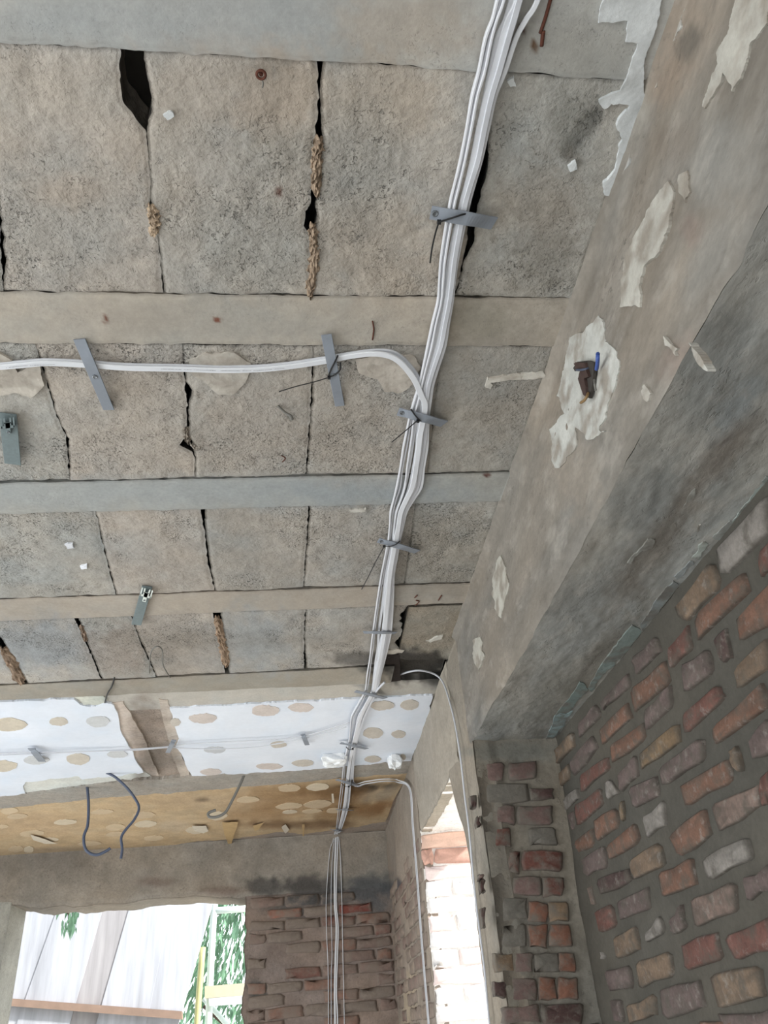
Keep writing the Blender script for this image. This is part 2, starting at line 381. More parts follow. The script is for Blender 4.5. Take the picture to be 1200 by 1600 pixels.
stain_shade(900, 90, 90, 60, (136, 134, 128), 0.5); stain_shade(850, 330, 60, 90, (126, 118, 108), 0.5, pit=0.5); stain_shade(800, 600, 120, 130, (128, 120, 110), 0.45, pit=0.3)  # ceiling right of the cables: browner tone with shade painted in
stain_shade(850, 420, 60, 40, (118, 114, 106), 0.5, pit=0.7); stain_shade(745, 500, 60, 30, (128, 124, 112), 0.5)
stain_shade(700, 870, 70, 60, (132, 124, 112), 0.5); stain_shade(400, 1000, 70, 45, (146, 149, 150), 0.8); stain_shade(60, 1010, 90, 40, (140, 144, 147), 0.8)
stain_shade(270, 1010, 80, 40, (145, 138, 130), 0.6); stain_shade(185, 1020, 45, 35, (140, 128, 118), 0.6, pit=0.5)
stain_shade(650, 1040, 70, 26, (44, 42, 40), 0.9, hard=1.6); stain_shade(560, 1028, 50, 12, (70, 66, 62), 0.7, hard=1.5); stain_shade(690, 1062, 25, 20, (40, 39, 37), 0.85)
stain_shade(230, 1150, 26, 70, (112, 100, 90), 0.7, pit=0.7); stain_shade(250, 1185, 30, 20, (96, 88, 80), 0.6, pit=0.6)
stain_shade(380, 1000, 300, 12, (120, 112, 100), 0.25); stain_shade(165, 498, 3, 9, (96, 48, 28), 0.9, hard=2); stain_shade(340, 500, 5, 4, (110, 56, 34), 0.9, hard=2)
stain_shade(436, 300, 6, 9, (92, 52, 40), 0.85, hard=2); stain_shade(761, 742, 6, 4, (80, 40, 30), 0.9, hard=2); stain_shade(815, 45, 5, 6, (70, 38, 28), 0.9, hard=2); stain_shade(834, 73, 5, 9, (84, 56, 28), 0.9, hard=2)
stain_shade(455, 650, 8, 6, (118, 114, 108), 0.8); stain_shade(105, 300, 60, 25, (166, 152, 138), 0.5)
# orange papered strip ('o')
ON = 'o'
stain_shade(560, 1232, 75, 9, (36, 30, 26), 0.92, ang=-4, hard=1.3); stain_shade(520, 1240, 45, 8, (80, 60, 42), 0.85); stain_shade(470, 1245, 110, 22, (144, 112, 76), 0.7)
stain_shade(560, 1268, 60, 12, (142, 112, 76), 0.7, ang=-6); stain_shade(600, 1240, 30, 10, (150, 140, 124), 0.7, ang=-14); stain_shade(590, 1262, 28, 8, (128, 92, 58), 0.7, ang=-14)
stain_shade(400, 1272, 60, 14, (152, 120, 84), 0.6); stain_shade(330, 1252, 60, 12, (182, 160, 132), 0.6); stain_shade(316, 1250, 12, 4, (70, 58, 48), 0.7); stain_shade(460, 1288, 80, 6, (112, 84, 58), 0.7)
stain_shade(120, 1330, 110, 6, (150, 134, 116), 0.6); stain_shade(50, 1290, 70, 18, (182, 156, 126), 0.5); stain_shade(270, 1290, 30, 8, (184, 168, 146), 0.6); stain_shade(250, 1250, 60, 10, (176, 152, 122), 0.5)
# beam side ('b')
ON = 'b'
stain_shade(1060, 60, 40, 70, (140, 127, 114), 0.6, ang=20); stain_shade(1045, 120, 22, 60, (136, 121, 107), 0.6, ang=25); stain_shade(1075, 70, 18, 30, (92, 88, 82), 0.7, ang=30, hard=1.5)
stain_shade(1120, 250, 60, 60, (136, 135, 131), 0.5, ang=30); stain_shade(1110, 400, 25, 70, (134, 132, 127), 0.5, ang=30); stain_shade(1080, 360, 15, 25, (128, 113, 105), 0.5)
stain_shade(1000, 330, 30, 60, (124, 116, 106), 0.6); stain_shade(990, 170, 24, 40, (120, 118, 110), 0.5); stain_shade(1050, 220, 40, 30, (118, 108, 98), 0.5)
stain_shade(1060, 560, 20, 40, (132, 117, 108), 0.5, ang=30); stain_shade(830, 790, 60, 110, (136, 129, 120), 0.5, ang=20); stain_shade(900, 740, 40, 60, (146, 136, 124), 0.5)
stain_shade(770, 1020, 20, 60, (126, 118, 108), 0.5); stain_shade(720, 1150, 14, 50, (104, 96, 88), 0.6); stain_shade(700, 1100, 6, 45, (64, 60, 56), 0.7, ang=-8); stain_shade(850, 640, 25, 40, (138, 128, 116), 0.5)
# beam underside ('u')
ON = 'u'
stain_shade(1130, 580, 80, 80, (118, 120, 118), 0.6, ang=-50); stain_shade(1150, 640, 60, 22, (134, 138, 138), 0.8, ang=-50); stain_shade(1120, 720, 90, 22, (104, 94, 84), 0.6, ang=-50)
stain_shade(900, 950, 90, 30, (122, 124, 122), 0.6, ang=-55); stain_shade(1020, 860, 120, 26, (100, 92, 82), 0.7, ang=-52); stain_shade(930, 1040, 130, 18, (96, 90, 80), 0.6, ang=-50)
stain_shade(1000, 770, 60, 40, (112, 114, 112), 0.6, ang=-50); stain_shade(870, 1080, 60, 26, (110, 108, 100), 0.5, ang=-50); stain_shade(790, 1120, 50, 20, (120, 120, 114), 0.5)
# far wall and side wall ('f')
ON = 'f'
stain_shade(410, 1385, 26, 14, (74, 72, 70), 0.85, hard=1.4); stain_shade(480, 1388, 50, 22, (72, 70, 69), 0.9, hard=1.4); stain_shade(570, 1392, 45, 22, (80, 82, 84), 0.9, hard=1.4)
stain_shade(450, 1420, 40, 14, (86, 84, 82), 0.75); stain_shade(590, 1415, 22, 16, (88, 90, 92), 0.8); stain_shade(402, 1548, 16, 18, (78, 78, 74), 0.8, hard=1.5)
stain_shade(240, 1378, 30, 7, (100, 78, 70), 0.5); stain_shade(350, 1392, 36, 7, (98, 76, 68), 0.5); stain_shade(100, 1345, 70, 22, (112, 106, 100), 0.5); stain_shade(150, 1370, 60, 16, (134, 128, 120), 0.5)
stain_shade(660, 1180, 50, 120, (140, 132, 122), 0.6); stain_shade(620, 1450, 14, 60, (132, 118, 108), 0.5); stain_shade(640, 1560, 10, 40, (176, 160, 138), 0.7, ang=8, hard=1.4); stain_shade(622, 1385, 6, 14, (66, 66, 74), 0.85, hard=1.5)
stain_shade(606, 1385, 10, 20, (80, 82, 84), 0.7)
# pier ('p')
ON = 'p'
stain_shade(800, 1176, 70, 14, (112, 112, 106), 0.8); stain_shade(770, 1340, 14, 120, (118, 114, 106), 0.6); stain_shade(782, 1410, 14, 60, (116, 112, 104), 0.6)

# ------------------------------------------------------------------ ceiling: dark cavity above, ribs, hollow blocks, painted sheets
ceiling = boxes('ceiling', [(-3.3, -2.9, 1.245, 1.2, 6.4, 1.45)], M_VOID, kind='structure',
                label='bare ribbed concrete ceiling of rows of hollow blocks between ribs', cat='ceiling')
BND = dict(L1=(0.583, 0.018), L2=(1.0155, 0.003), L3=(1.1457, 0.003), L4=(1.596, -0.0125), L5=(1.730, -0.015), L6=(2.198, -0.014),
           L7=(2.3415, -0.018), L8=(2.855, -0.029), L9=(3.025, -0.011), L10=(3.205, -0.0085))
def bnd(k, x): a, b = BND[k]; return a+b*x
XL = -1.72
def disp_c(x, y):                                 # ceiling relief, metres upward
    return 0.0045*fbm(x*7, y*7, 5, 3)+0.0022*fbm(x*38, y*38, 11, 4)
BASES = [(152, 147, 140), (150, 145, 138), (155, 148, 140), (148, 145, 139)]
def tone_c(x, y, base, warm=0.5, k=1.0):
    b = np.array(base, float)
    f = fbm(x*5, y*5, 21, 4)[..., None]; g = fbm(x*11+4, y*11, 33, 4)[..., None]
    c = b + f*np.array([10, 9, 8]) + np.clip(g, 0, 1)*np.array([8, 1, -6])*warm + np.clip(-g, 0, 1)*np.array([-7, -2, 2])
    return A(np.clip(c, 20, 250), 1.2*k)
def block(lx, rx, y0f, y1f, res, seed, base, k=1.0):
    """lx, rx: x of the left / right edge as a function of y; y0f, y1f: front / rear edge as a function of x."""
    xm0, xm1 = float(np.mean(lx(np.array([y0f(0), y1f(0)])))), float(np.mean(rx(np.array([y0f(0), y1f(0)]))))
    nx = max(6, int((xm1-xm0)/res)); ny = max(6, int((y1f(0)-y0f(0))/res))
    u = np.linspace(0, 1, nx); v = np.linspace(0, 1, ny)
    U, V = np.meshgrid(u, v, indexing='ij')
    xg = xm0+(xm1-xm0)*U; Y0, Y1 = y0f(xg), y1f(xg)
    e0 = 0.003*fbm(xg*40, xg*0+seed, 3, 4)-0.0004; e1 = 0.003*fbm(xg*40, xg*0+seed+9, 4, 4)-0.0004
    Y = (Y0+e0)*(1-V)+(Y1-e1)*V
    LX = lx(Y)+0.0042*fbm(Y*60, Y*0+seed+3, 6, 5, 0.6)-0.0006; RX = rx(Y)-0.0042*fbm(Y*60, Y*0+seed+5, 7, 5, 0.6)+0.0006
    X = LX*(1-U)+RX*U
    d = np.minimum(np.minimum(X-LX, RX-X), np.minimum(Y-(Y0+e0), (Y1-e1)-Y))
    z = ZC+disp_c(X, Y)+0.0016*fbm(X*90, Y*90, 13, 3)+0.003*(1-sm(0, 0.006, d))+(seed*0.0011) % 0.0022
    P = np.stack([X, Y, z], -1)
    pit = np.clip(sm(-0.05, 0.35, fbm(X*6+3, Y*6, 55, 4))*0.85+0.12, 0, 1)
    C = np.concatenate([tone_c(X, Y, base, k=k)*(1+0.10*fbm(X*3+9, Y*3, 58, 4))[..., None], pit[..., None]], -1)
    C[..., :3] *= (1-0.22*(1-sm(0, 0.004, d)))[..., None]          # colour darkened along the block edges
    return grid('block', P, C, M_CONC, ceiling, skirt=(0, 0, 0.06), on='c')
def joint(pts):
    W = [(hit(x, y, 2, ZC), wd) for x, y, wd in pts]
    ys = np.array([p[1] for p, _ in W]); xs = np.array([p[0] for p, _ in W])
    hw = np.array([wd*p[1]*0+max(0, wd-1.6)*0.5*(np.linalg.norm(p))/FPX*0.98 for p, wd in W]); o = np.argsort(ys)
    ys, xs, hw = ys[o], xs[o], hw[o]
    return (lambda y: np.interp(y, ys, xs-hw)), (lambda y: np.interp(y, ys, xs+hw))
BAYS = [
 ('L1', 'L2', 0.0055, [[(-30, 82, 3), (-5, 300, 3), (2, 380, 6), (5, 410, 7), (5, 457, 2)],
   [(207, 82, 34), (209, 120, 38), (215, 160, 42), (222, 185, 21), (229, 210, 4), (233, 260, 2), (236, 320, 3), (246, 360, 2), (255, 457, 1)],
   [(500, 98, 10), (500, 130, 7), (500, 185, 7), (497, 200, 12), (495, 290, 14), (489, 320, 9), (487, 335, 20), (485, 355, 20), (488, 370, 12), (490, 420, 10), (488, 462, 4)],
   [(772, 112, 2), (765, 200, 3), (759, 225, 14), (752, 270, 24), (744, 300, 20), (738, 340, 14), (736, 378, 14), (725, 410, 5), (712, 465, 4)]]),
 ('L3', 'L4', 0.006, [[(55, 540, 2), (68, 580, 4), (88, 650, 4), (105, 690, 5), (108, 752, 2)],
   [(285, 542, 2), (289, 598, 4), (295, 612, 15), (293, 635, 5), (293, 680, 7), (291, 697, 24), (303, 708, 4), (305, 748, 2)],
   [(488, 542, 2), (488, 600, 4), (483, 680, 4), (478, 745, 4)], [(690, 542, 1), (668, 740, 1)]]),
 ('L5', 'L6', 0.007, [[(-30, 803, 2), (-28, 935, 2)], [(148, 800, 2), (165, 870, 3), (181, 930, 3)], [(316, 797, 9), (320, 830, 4), (326, 880, 5), (335, 922, 3)],
   [(483, 792, 4), (478, 870, 3), (474, 918, 2)], [(650, 786, 1), (632, 914, 1)]]),
 ('L7', 'L8', 0.008, [[(-20, 972, 9), (15, 1030, 14), (38, 1070, 14)], [(120, 968, 8), (137, 1010, 5), (157, 1058, 4)], [(205, 964, 3), (218, 1000, 3), (243, 1055, 3)],
   [(338, 956, 14), (347, 1000, 13), (354, 1048, 9)], [(478, 951, 3), (475, 990, 2), (477, 1043, 6)]]),
]
seed = 0
for bi, (ka, kb, res, js) in enumerate(BAYS):
    J = [joint(j) for j in js]
    yc = (bnd(ka, 0)+bnd(kb, 0))/2
    x = float(J[0][0](yc)); extra = []
    while x-0.25 > XL: x -= 0.25; extra.append((lambda y, x=x: np.full_like(np.asarray(y, float), x-0.0015), lambda y, x=x: np.full_like(np.asarray(y, float), x+0.0015)))
    x = XL; edge0 = (None, lambda y: np.full_like(np.asarray(y, float), XL))
    xend = 0.535 if bi < 3 else 0.335
    edge1 = ((lambda y, xend=xend: np.full_like(np.asarray(y, float), xend)+(0.02*fbm(np.asarray(y, float)*20, np.asarray(y, float)*0, 8) if xend < .5 else 0)), None)
    E = [edge0]+extra[::-1]+J+[edge1]
    for i in range(len(E)-1):
        seed += 1
        block(E[i][1], E[i+1][0], lambda q, ka=ka: bnd(ka, q), lambda q, kb=kb: bnd(kb, q), res, seed, BASES[(seed*7+bi) % 4], 1.0 if bi < 2 else 0.97)
# broken-out end of the last bay beside the beam: sooty, set back into the ceiling
X, Y = np.meshgrid(np.linspace(0.345, 0.55, 34), np.linspace(2.35, 3.06, 90), indexing='ij')
dep = 0.002+0.034*sm(2.80, 2.86, Y+0.03*fbm(X*30, Y*8, 71))+0.004*fbm(X*25, Y*25, 72, 4)
C = np.concatenate([tone_c(X, Y, (136, 128, 116)), np.full(X.shape+(1,), 0.3)], -1)
grid('broken_block', np.stack([X, Y, ZC+dep], -1), C, M_CONC, ceiling, skirt=(0, 0, 0.05), on='c')
def rib(ya, yb, x0, x1, res, seed, base, proud=0.002, k=1.0, name='rib'):
    nx = int((x1-x0)/res); xs = np.linspace(x0, x1, nx); v = np.linspace(0, 1, max(8, int((yb(0)-ya(0))/res)))
    X, V = np.meshgrid(xs, v, indexing='ij')
    Y0 = ya(X)+0.004*fbm(X*35, X*0+seed, 41, 5)+0.0006; Y1 = yb(X)+0.004*fbm(X*35, X*0+seed+7, 42, 5)-0.0006
    Y = Y0*(1-V)+Y1*V; d = np.minimum(Y-Y0, Y1-Y)
    z = ZC-proud+0.0025*fbm(X*6, Y*6, 61, 3)+0.0008*fbm(X*40, Y*40, 62, 3)+0.003*(1-sm(0, 0.005, d))
    C = np.concatenate([tone_c(X, Y, base, 0.35, k), np.clip(0.12+0.5*fbm(X*5, Y*9, 63), 0, 0.6)[..., None]], -1)
    return grid(name, np.stack([X, Y, z], -1), C, M_RIB, ceiling, skirt=(0, 0, 0.06), on='c')
rib(lambda x: 0.445+0.018*x, lambda x: bnd('L1', x), XL, 0.535, 0.006, 1, (152, 151, 147))
rib(lambda x: bnd('L2', x), lambda x: bnd('L3', x), XL, 0.535, 0.006, 2, (154, 147, 137))
rib(lambda x: bnd('L4', x), lambda x: bnd('L5', x), XL, 0.535, 0.007, 3, (146, 146, 142), 0.004)
rib(lambda x: bnd('L6', x), lambda x: bnd('L7', x), XL, 0.535, 0.008, 4, (150, 142, 132))
rib(lambda x: bnd('L8', x), lambda x: bnd('L9', x), XL, 0.34, 0.008, 5, (136, 130, 120), 0.006)
rib(lambda x: bnd('L9', x)+0.004, lambda x: bnd('L10', x)+0.03, XL, 0.565, 0.01, 6, (162, 158, 151), -0.004, name='plaster_strip')
boxes('plain_slab', [(-3.25, -2.85, 1.172, 0.56, 0.44, 1.25), (-3.25, 0.44, 1.172, XL-0.003, 6.2, 1.25)], M_SHELL, ceiling)
# zone beyond: smooth slab that carried the two white painted sheets, a stub of the removed partition and the papered strip
def zone(name, px, mat, base, drop, seed, on, warm=0.3, res=0.012, k=1.0, extra=None, pit=0.0, edge=1.3, thick=0.012):
    ol = ragged(px, edge, 7.0, seed); W = np.array([ceil(*p, drop) for p in ol])
    lo, hi = W[:, :2].min(0), W[:, :2].max(0)
    gx, gy = np.meshgrid(np.arange(lo[0], hi[0], res), np.arange(lo[1], hi[1], res*2)); G = np.stack([gx.ravel(), gy.ravel()], 1)
    r = delaunay_2d_cdt([Vector((float(a), float(b))) for a, b in np.concatenate([W[:, :2], G])], [], [list(range(len(W)))], 1, 1e-6)
    V2 = np.array([(v.x, v.y) for v in r[0]]); F = [tuple(f) for f in r[2]]
    V = np.concatenate([V2, np.full((len(V2), 1), ZC-drop)], 1); V[:, 2] += 0.0012*fbm(V2[:, 0]*6, V2[:, 1]*6, seed)
    C = np.concatenate([tone_c(V2[:, 0], V2[:, 1], base, warm, k), np.full((len(V2), 1), pit)], 1)
    C = apply_stains_shades(V, C, on)
    cnt = set()
    for f in F:
        for i in range(3): cnt.add((f[i], f[(i+1) % 3]))
    be = [e for e in cnt if (e[1], e[0]) not in cnt]; bi = sorted(set(i for e in be for i in e)); m = len(V); bm = {b: m+i for i, b in enumerate(bi)}
    V = np.concatenate([V, V[bi]+np.array([0, 0, thick])]); C = np.concatenate([C, C[bi]])
    F = [tuple(reversed(f)) for f in F]+[(bm[a], a, b, bm[b]) for a, b in be]
    return mesh_obj(name, V, F, mat, ceiling, cols=C)
X, Y = np.meshgrid(np.linspace(-2.6, 0.56, 160), np.linspace(3.16, 6.02, 170), indexing='ij')
C = np.concatenate([tone_c(X, Y, (150, 138, 128), 0.5), np.full(X.shape+(1,), 0.5)], -1)
grid('slab_face', np.stack([X, Y, ZC+0.012+0.005*fbm(X*14, Y*14, 81, 4)], -1), C, M_CONC, ceiling, skirt=(0, 0, 0.05), on='c')
def wpx(x, y, z=ZC): return tuple(float(v) for v in project(np.array([[x, y, z]]))[0][:2])
left_sheet = zone('painted_sheet', [wpx(-2.5, 3.27), (0, 1097), (60, 1095), (115, 1093), (125, 1101), (150, 1104), (165, 1099), (176, 1101), (182, 1112), (186, 1128), (188, 1142), (198, 1160), (208, 1175), (216, 1195),
      (224, 1207), (170, 1214), (128, 1218), (121, 1213), (88, 1217), (40, 1222), (36, 1230), (42, 1243), (0, 1246), wpx(-2.5, 4.46)], M_PAINT, (212, 217, 226), 0.004, 301, 'w', 0.0, 0.03, 0.82, thick=0.02)
right_sheet = zone('painted_sheet', [(265, 1107), (330, 1103), (400, 1100), (480, 1096), (560, 1092), (620, 1089), (676, 1087), (674, 1096), (671, 1103), (672, 1112), (668, 1122), (667, 1135), (660, 1146), (661, 1158), (652, 1166),
      (646, 1178), (642, 1190), (600, 1195), (560, 1196), (530, 1200), (440, 1206), (380, 1211), (300, 1214), (292, 1200), (284, 1180), (274, 1168), (281, 1155), (274, 1138), (270, 1120)], M_PAINT, (212, 217, 226), 0.004, 302, 'w', 0.0, 0.03, 0.82, thick=0.02)
zone('plaster_margin', [(165, 1098), (192, 1096), (205, 1115), (217, 1140), (228, 1160), (240, 1195), (248, 1212), (222, 1208), (205, 1172), (188, 1140), (180, 1112)], M_WALL, (176, 164, 154), -0.002, 311, 'c', k=0.95)
zone('plaster_margin', [(248, 1092), (262, 1094), (272, 1120), (278, 1140), (284, 1158), (278, 1168), (292, 1196), (296, 1212), (282, 1213), (268, 1175), (256, 1130)], M_WALL, (170, 160, 150), -0.002, 312, 'c', k=0.95)
zone('plaster_margin', [(115, 1088), (160, 1086), (168, 1094), (160, 1103), (130, 1101)], M_WALL, (178, 178, 168), 0.002, 313, 'c')
zone('plaster_margin', [(40, 1214), (120, 1208), (180, 1205), (224, 1203), (236, 1213), (150, 1224), (50, 1240), (36, 1244)], M_WALL, (186, 186, 180), -0.001, 314, 'c')
stub = zone('partition_stub', [wpx(-2.5, 4.47), (0, 1245), (60, 1238), (150, 1226), (300, 1213), (440, 1206), (560, 1197), (646, 1189), (640, 1208), (560, 1214), (440, 1225), (300, 1236), (150, 1248), (0, 1264), wpx(-2.5, 4.68)],
      M_WALL, (146, 140, 132), 0.006, 321, 'c', pit=0.5, k=0.95, thick=0.03)
papered = zone('papered_strip', [wpx(-2.5, 4.66), (0, 1262), (150, 1246), (300, 1234), (440, 1224), (560, 1213), (640, 1206), (628, 1228), (615, 1250), (602, 1284), (533, 1296), (475, 1303), (440, 1300), (400, 1306), (350, 1312), (300, 1316),
      (240, 1325), (160, 1330), (80, 1335), (0, 1341), wpx(-2.5, 6.0)], M_WALL, (176, 154, 124), 0.0, 331, 'o', 0.4, 0.02, 0.95, thick=0.02)
def ell(cx, cy, rx, ry, n=14, a=0.0, seed=0):
    r = random.Random(seed); return [(cx+rx*math.cos(t)*(1+r.uniform(-.08, .08)), cy+ry*math.sin(t)*(1+r.uniform(-.1, .1))-a*math.cos(t)*rx) for t in [2*math.pi*k/n for k in range(n)]]
for i, (cx, cy, rx, ry) in enumerate([(15, 1132, 27, 10), (92, 1127, 15, 7), (153, 1127, 18, 9), (2, 1196, 26, 9), (122, 1186, 19, 9), (183, 1178, 16, 6), (57, 1187, 20, 7)]):
    patch('glue_patch', ell(cx, cy, rx, ry, seed=i), lambda x, y: ceil(x, y, 0.004), (0, 0, -1), M_PATCH, left_sheet, A((190, 182, 170) if i % 3 else (192, 182, 166)) if i not in (2, 5, 6) else A((190, 191, 192)), 0.002, 0.003, 0.05, 0.03, 0.6, 6, i)
for i, (cx, cy, rx, ry) in enumerate([(317, 1122, 22, 8), (415, 1110, 22, 9), (470, 1105, 20, 7), (336, 1171, 18, 5), (435, 1163, 13, 5), (330, 1206, 17, 5), (421, 1197, 20, 5), (473, 1192, 17, 5), (597, 1102, 19, 8),
        (640, 1101, 15, 8), (583, 1145, 16, 8), (623, 1147, 11, 6), (582, 1186, 13, 5), (629, 1183, 5, 5), (274, 1128, 8, 6)]):
    patch('glue_patch', ell(cx, cy, rx, ry, seed=40+i), lambda x, y: ceil(x, y, 0.004), (0, 0, -1), M_PATCH, right_sheet, A((194, 184, 178) if i in (0, 1, 2, 5, 6) else ((184, 186, 190) if i == 3 else (184, 177, 168))), 0.002, 0.003, 0.05, 0.03, 1.0, 6, 40+i)
for i, (cx, cy, rx, ry) in enumerate([(15, 1266, 14, 5), (27, 1275, 17, 4), (102, 1284, 19, 4), (160, 1268, 18, 4), (225, 1273, 18, 5), (228, 1287, 18, 5), (180, 1292, 15, 5), (180, 1303, 15, 4), (308, 1296, 18, 6), (50, 1302, 20, 5),
        (25, 1326, 12, 5), (45, 1327, 8, 5), (240, 1309, 16, 4), (140, 1318, 18, 4), (340, 1274, 16, 7), (387, 1249, 18, 5), (452, 1231, 18, 6), (497, 1229, 18, 6), (452, 1259, 21, 5), (497, 1256, 22, 6), (453, 1268, 12, 3),
        (487, 1267, 16, 3), (522, 1266, 12, 4), (75, 1312, 16, 4), (5, 1291, 8, 3)]):
    patch('glue_patch', ell(cx, cy, rx, ry, a=0.06, seed=80+i), lambda x, y: ceil(x, y, 0.0), (0, 0, -1), M_PATCH, papered, A([(196, 176, 148), (190, 170, 143), (200, 186, 164)][i % 3]), 0.003, 0.003, 0.06, 0.04, 0.6, 6, 80+i)
# torn paper flakes hanging off the papered strip
for i, pts in enumerate([[(347, 1285), (372, 1284), (368, 1298), (362, 1318), (356, 1318), (350, 1302)], [(395, 1290), (412, 1285), (404, 1296), (398, 1298)], [(440, 1292), (446, 1288), (452, 1296), (446, 1302)], [(472, 1288), (476, 1288), (475, 1306), (473, 1306)],
        [(518, 1240), (521, 1240), (522, 1254), (519, 1254)], [(300, 1290), (322, 1290), (326, 1298), (318, 1302), (304, 1298)], [(48, 1304), (74, 1312), (90, 1318), (70, 1318), (52, 1312)]]):
    patch('paper_flake', pts, lambda x, y: ceil(x, y, 0.012), (0, 0, -1), M_PATCH, papered, A((186, 158, 116) if i in (0, 1, 3) else (206, 196, 180)), 0.002, 0.001, 0.1, 0.03, 0.5, 6, 120+i)
# packing of torn paper and rope stuffed into the open joints
def filler(pts, wd, seed, col=(156, 137, 118)):
    W = [ceil(x, y, -0.004) for x, y in pts]; W = catmull(W, 8); r = random.Random(seed); V, F, C = [], [], []; m = 9
    for i, p in enumerate(W):
        hw = wd*p[1]*0+wd*np.linalg.norm(p)/FPX/2*(0.75+0.5*r.random())*min(1, 0.35+4*min(i, len(W)-1-i)/len(W))
        for j in range(m):
            t = j/(m-1)*2-1
            V.append(p+np.array([t*hw+r.uniform(-.001, .001), r.uniform(-.002, .002), -0.008*(1-t*t)+r.uniform(-.0045, .0045)])); C.append(np.append(A(col)*r.uniform(0.55, 1.2), 0))
    for i in range(len(W)-1):
        for j in range(m-1): F.append((i*m+j, i*m+j+1, (i+1)*m+j+1, (i+1)*m+j))
    return mesh_obj('joint_packing', V, F, M_FILL, ceiling, cols=np.array(C))
filler([(499, 210), (496, 240), (494, 270), (495, 305)], 17, 1); filler([(489, 345), (490, 370), (492, 395), (488, 430), (484, 465)], 18, 2); filler([(236, 315), (241, 335), (243, 350), (240, 366)], 20, 3, (176, 156, 134))
filler([(339, 960), (343, 985), (349, 1010), (353, 1040)], 15, 4, (150, 128, 108)); filler([(5, 1010), (20, 1040), (34, 1068)], 18, 5, (138, 118, 100)); filler([(128, 975), (134, 1000)], 9, 6, (138, 118, 102)); filler([(300, 690), (308, 698), (313, 694)], 12, 7, (168, 160, 150))
filler([(290, 665), (294, 690)], 12, 8, (140, 130, 118))
# plaster remains and paint flecks on the ceiling
def dispc(V): return -disp_c(V[:, 0], V[:, 1])
CW, CB, CG = A((196, 199, 200)), A((180, 173, 163)), A((188, 184, 176))
for i, (pts, col) in enumerate([([(296, 560), (322, 548), (365, 549), (392, 566), (385, 596), (365, 614), (342, 615), (320, 596), (300, 585)], A((180, 174, 165))), ([(0, 548), (20, 560), (28, 580), (60, 560), (70, 600), (48, 620), (25, 612), (0, 615), (0, 580)], CB),
        ([(555, 560), (600, 552), (645, 556), (658, 572), (648, 596), (625, 612), (600, 610), (590, 590), (560, 580)], A((186, 178, 168))), ([(762, 588), (800, 583), (848, 580), (852, 588), (800, 592), (765, 596)], A((192, 188, 180))),
        ([(255, 178), (266, 172), (272, 180), (262, 186)], CW), ([(886, 257), (898, 248), (901, 262), (890, 266)], CW), ([(792, 126), (803, 119), (806, 134), (797, 134)], CW), ([(101, 850), (114, 848), (116, 856), (106, 857)], A((214, 216, 222))), ([(125, 884), (136, 880), (136, 887), (127, 888)], A((214, 216, 222))),
        ([(545, 796), (572, 794), (570, 799), (548, 800)], CG), ([(603, 1017), (620, 1014), (632, 1016), (628, 1020), (606, 1020)], CB), ([(665, 1001), (692, 992), (690, 998), (672, 1004)], CG), ([(762, 588), (770, 600), (766, 606), (757, 602)], CG)]):
    patch('plaster_remain', pts, lambda x, y: ceil(x, y), (0, 0, -1), M_PATCH, ceiling, col, 0.0035, 0.006, 0.14, 0.007, 1.8, 4, 200+i, disp=dispc, under=A((158, 150, 140)) if i in (0, 1, 2, 3) else None)
# rusty tie wire ends showing in the ribs
for pts, r in [([(582, 502), (584, 515), (582, 531)], 0.0016), ([(862, -8), (853, 25), (844, 52)], 0.0026), ([(849, 48), (846, 72)], 0.003), ([(648, 934), (652, 930)], 0.0022), ([(650, 938), (655, 940), (649, 946)], 0.002), ([(690, 930), (685, 938)], 0.002), ([(440, 712), (446, 716), (441, 722)], 0.0015)]:
    tube('rusty_tie_wire', [ceil(x, y, 0.003) for x, y in pts], r, M_RUST, ceiling, 4, 6)

# ------------------------------------------------------------------ beam
def tone_b(u, v, base, s1, s2, seed, amp=1.0):
    f = fbm(u*s1, v*s2, seed, 5)[..., None]; g = fbm(u*s1*0.4+7, v*s2*0.4, seed+4, 3)[..., None]
    return A(np.clip(np.array(base, float)+amp*(f*np.array([11, 11, 11])+g*np.array([9, 6, 3])), 15, 250), 1.15)
ys = np.linspace(-0.6, YP+0.02, 400); prof = [(0.0, 1), (0.012, 1)]
ts = np.concatenate([np.linspace(0, 1, 70)]); Yg, T = np.meshgrid(ys, ts, indexing='ij')
zt, zb = ZC+0.004, ZB
Zg = zt+(zb-zt)*T; fil = 0.016*np.clip(1-(ZC-Zg)/0.03, 0, 1)**2
Xg = XB-fil+0.004*fbm(Yg*3, Zg*9, 101, 3)*np.minimum(1, (ZC-Zg+.01)*20)+0.0015*fbm(Yg*14, Zg*45, 102, 4)
chip = 0.010*np.clip(fbm(Yg*16, Yg*0, 103, 4), 0, 1)*sm(0.96, 1.0, T)
Xg = Xg+chip+0.006*sm(0.975, 1, T); Zg = Zg+0.006*fbm(Yg*9, Yg*0, 104, 4)*sm(0.9, 1, T)
C = np.concatenate([tone_b(Yg, Zg, (114, 109, 102), 6, 22, 110, 1.5), np.clip(0.1+0.8*fbm(Yg*5, Zg*14, 111), 0, 0.8)[..., None]], -1)
beam = grid('beam', np.stack([Xg, Yg, Zg], -1), C, M_BEAM, None, on='b', kind='structure', label='deep concrete beam running away from the viewer above the brick wall', cat='beam')
us = np.linspace(0, 1, 64); Yg2, U = np.meshgrid(ys, us, indexing='ij')
edgeX, edgeZ = Xg[:, -1][:, None], Zg[:, -1][:, None]
Xu = edgeX+(XW+0.03-edgeX)*U; Zu = edgeZ*(1-sm(0, 0.15, U))+ZB*sm(0, 0.15, U)+0.003*fbm(Xu*18, Yg2*7, 121, 4)+0.001*fbm(Xu*60, Yg2*30, 122, 3)*sm(0.0, 0.1, U)
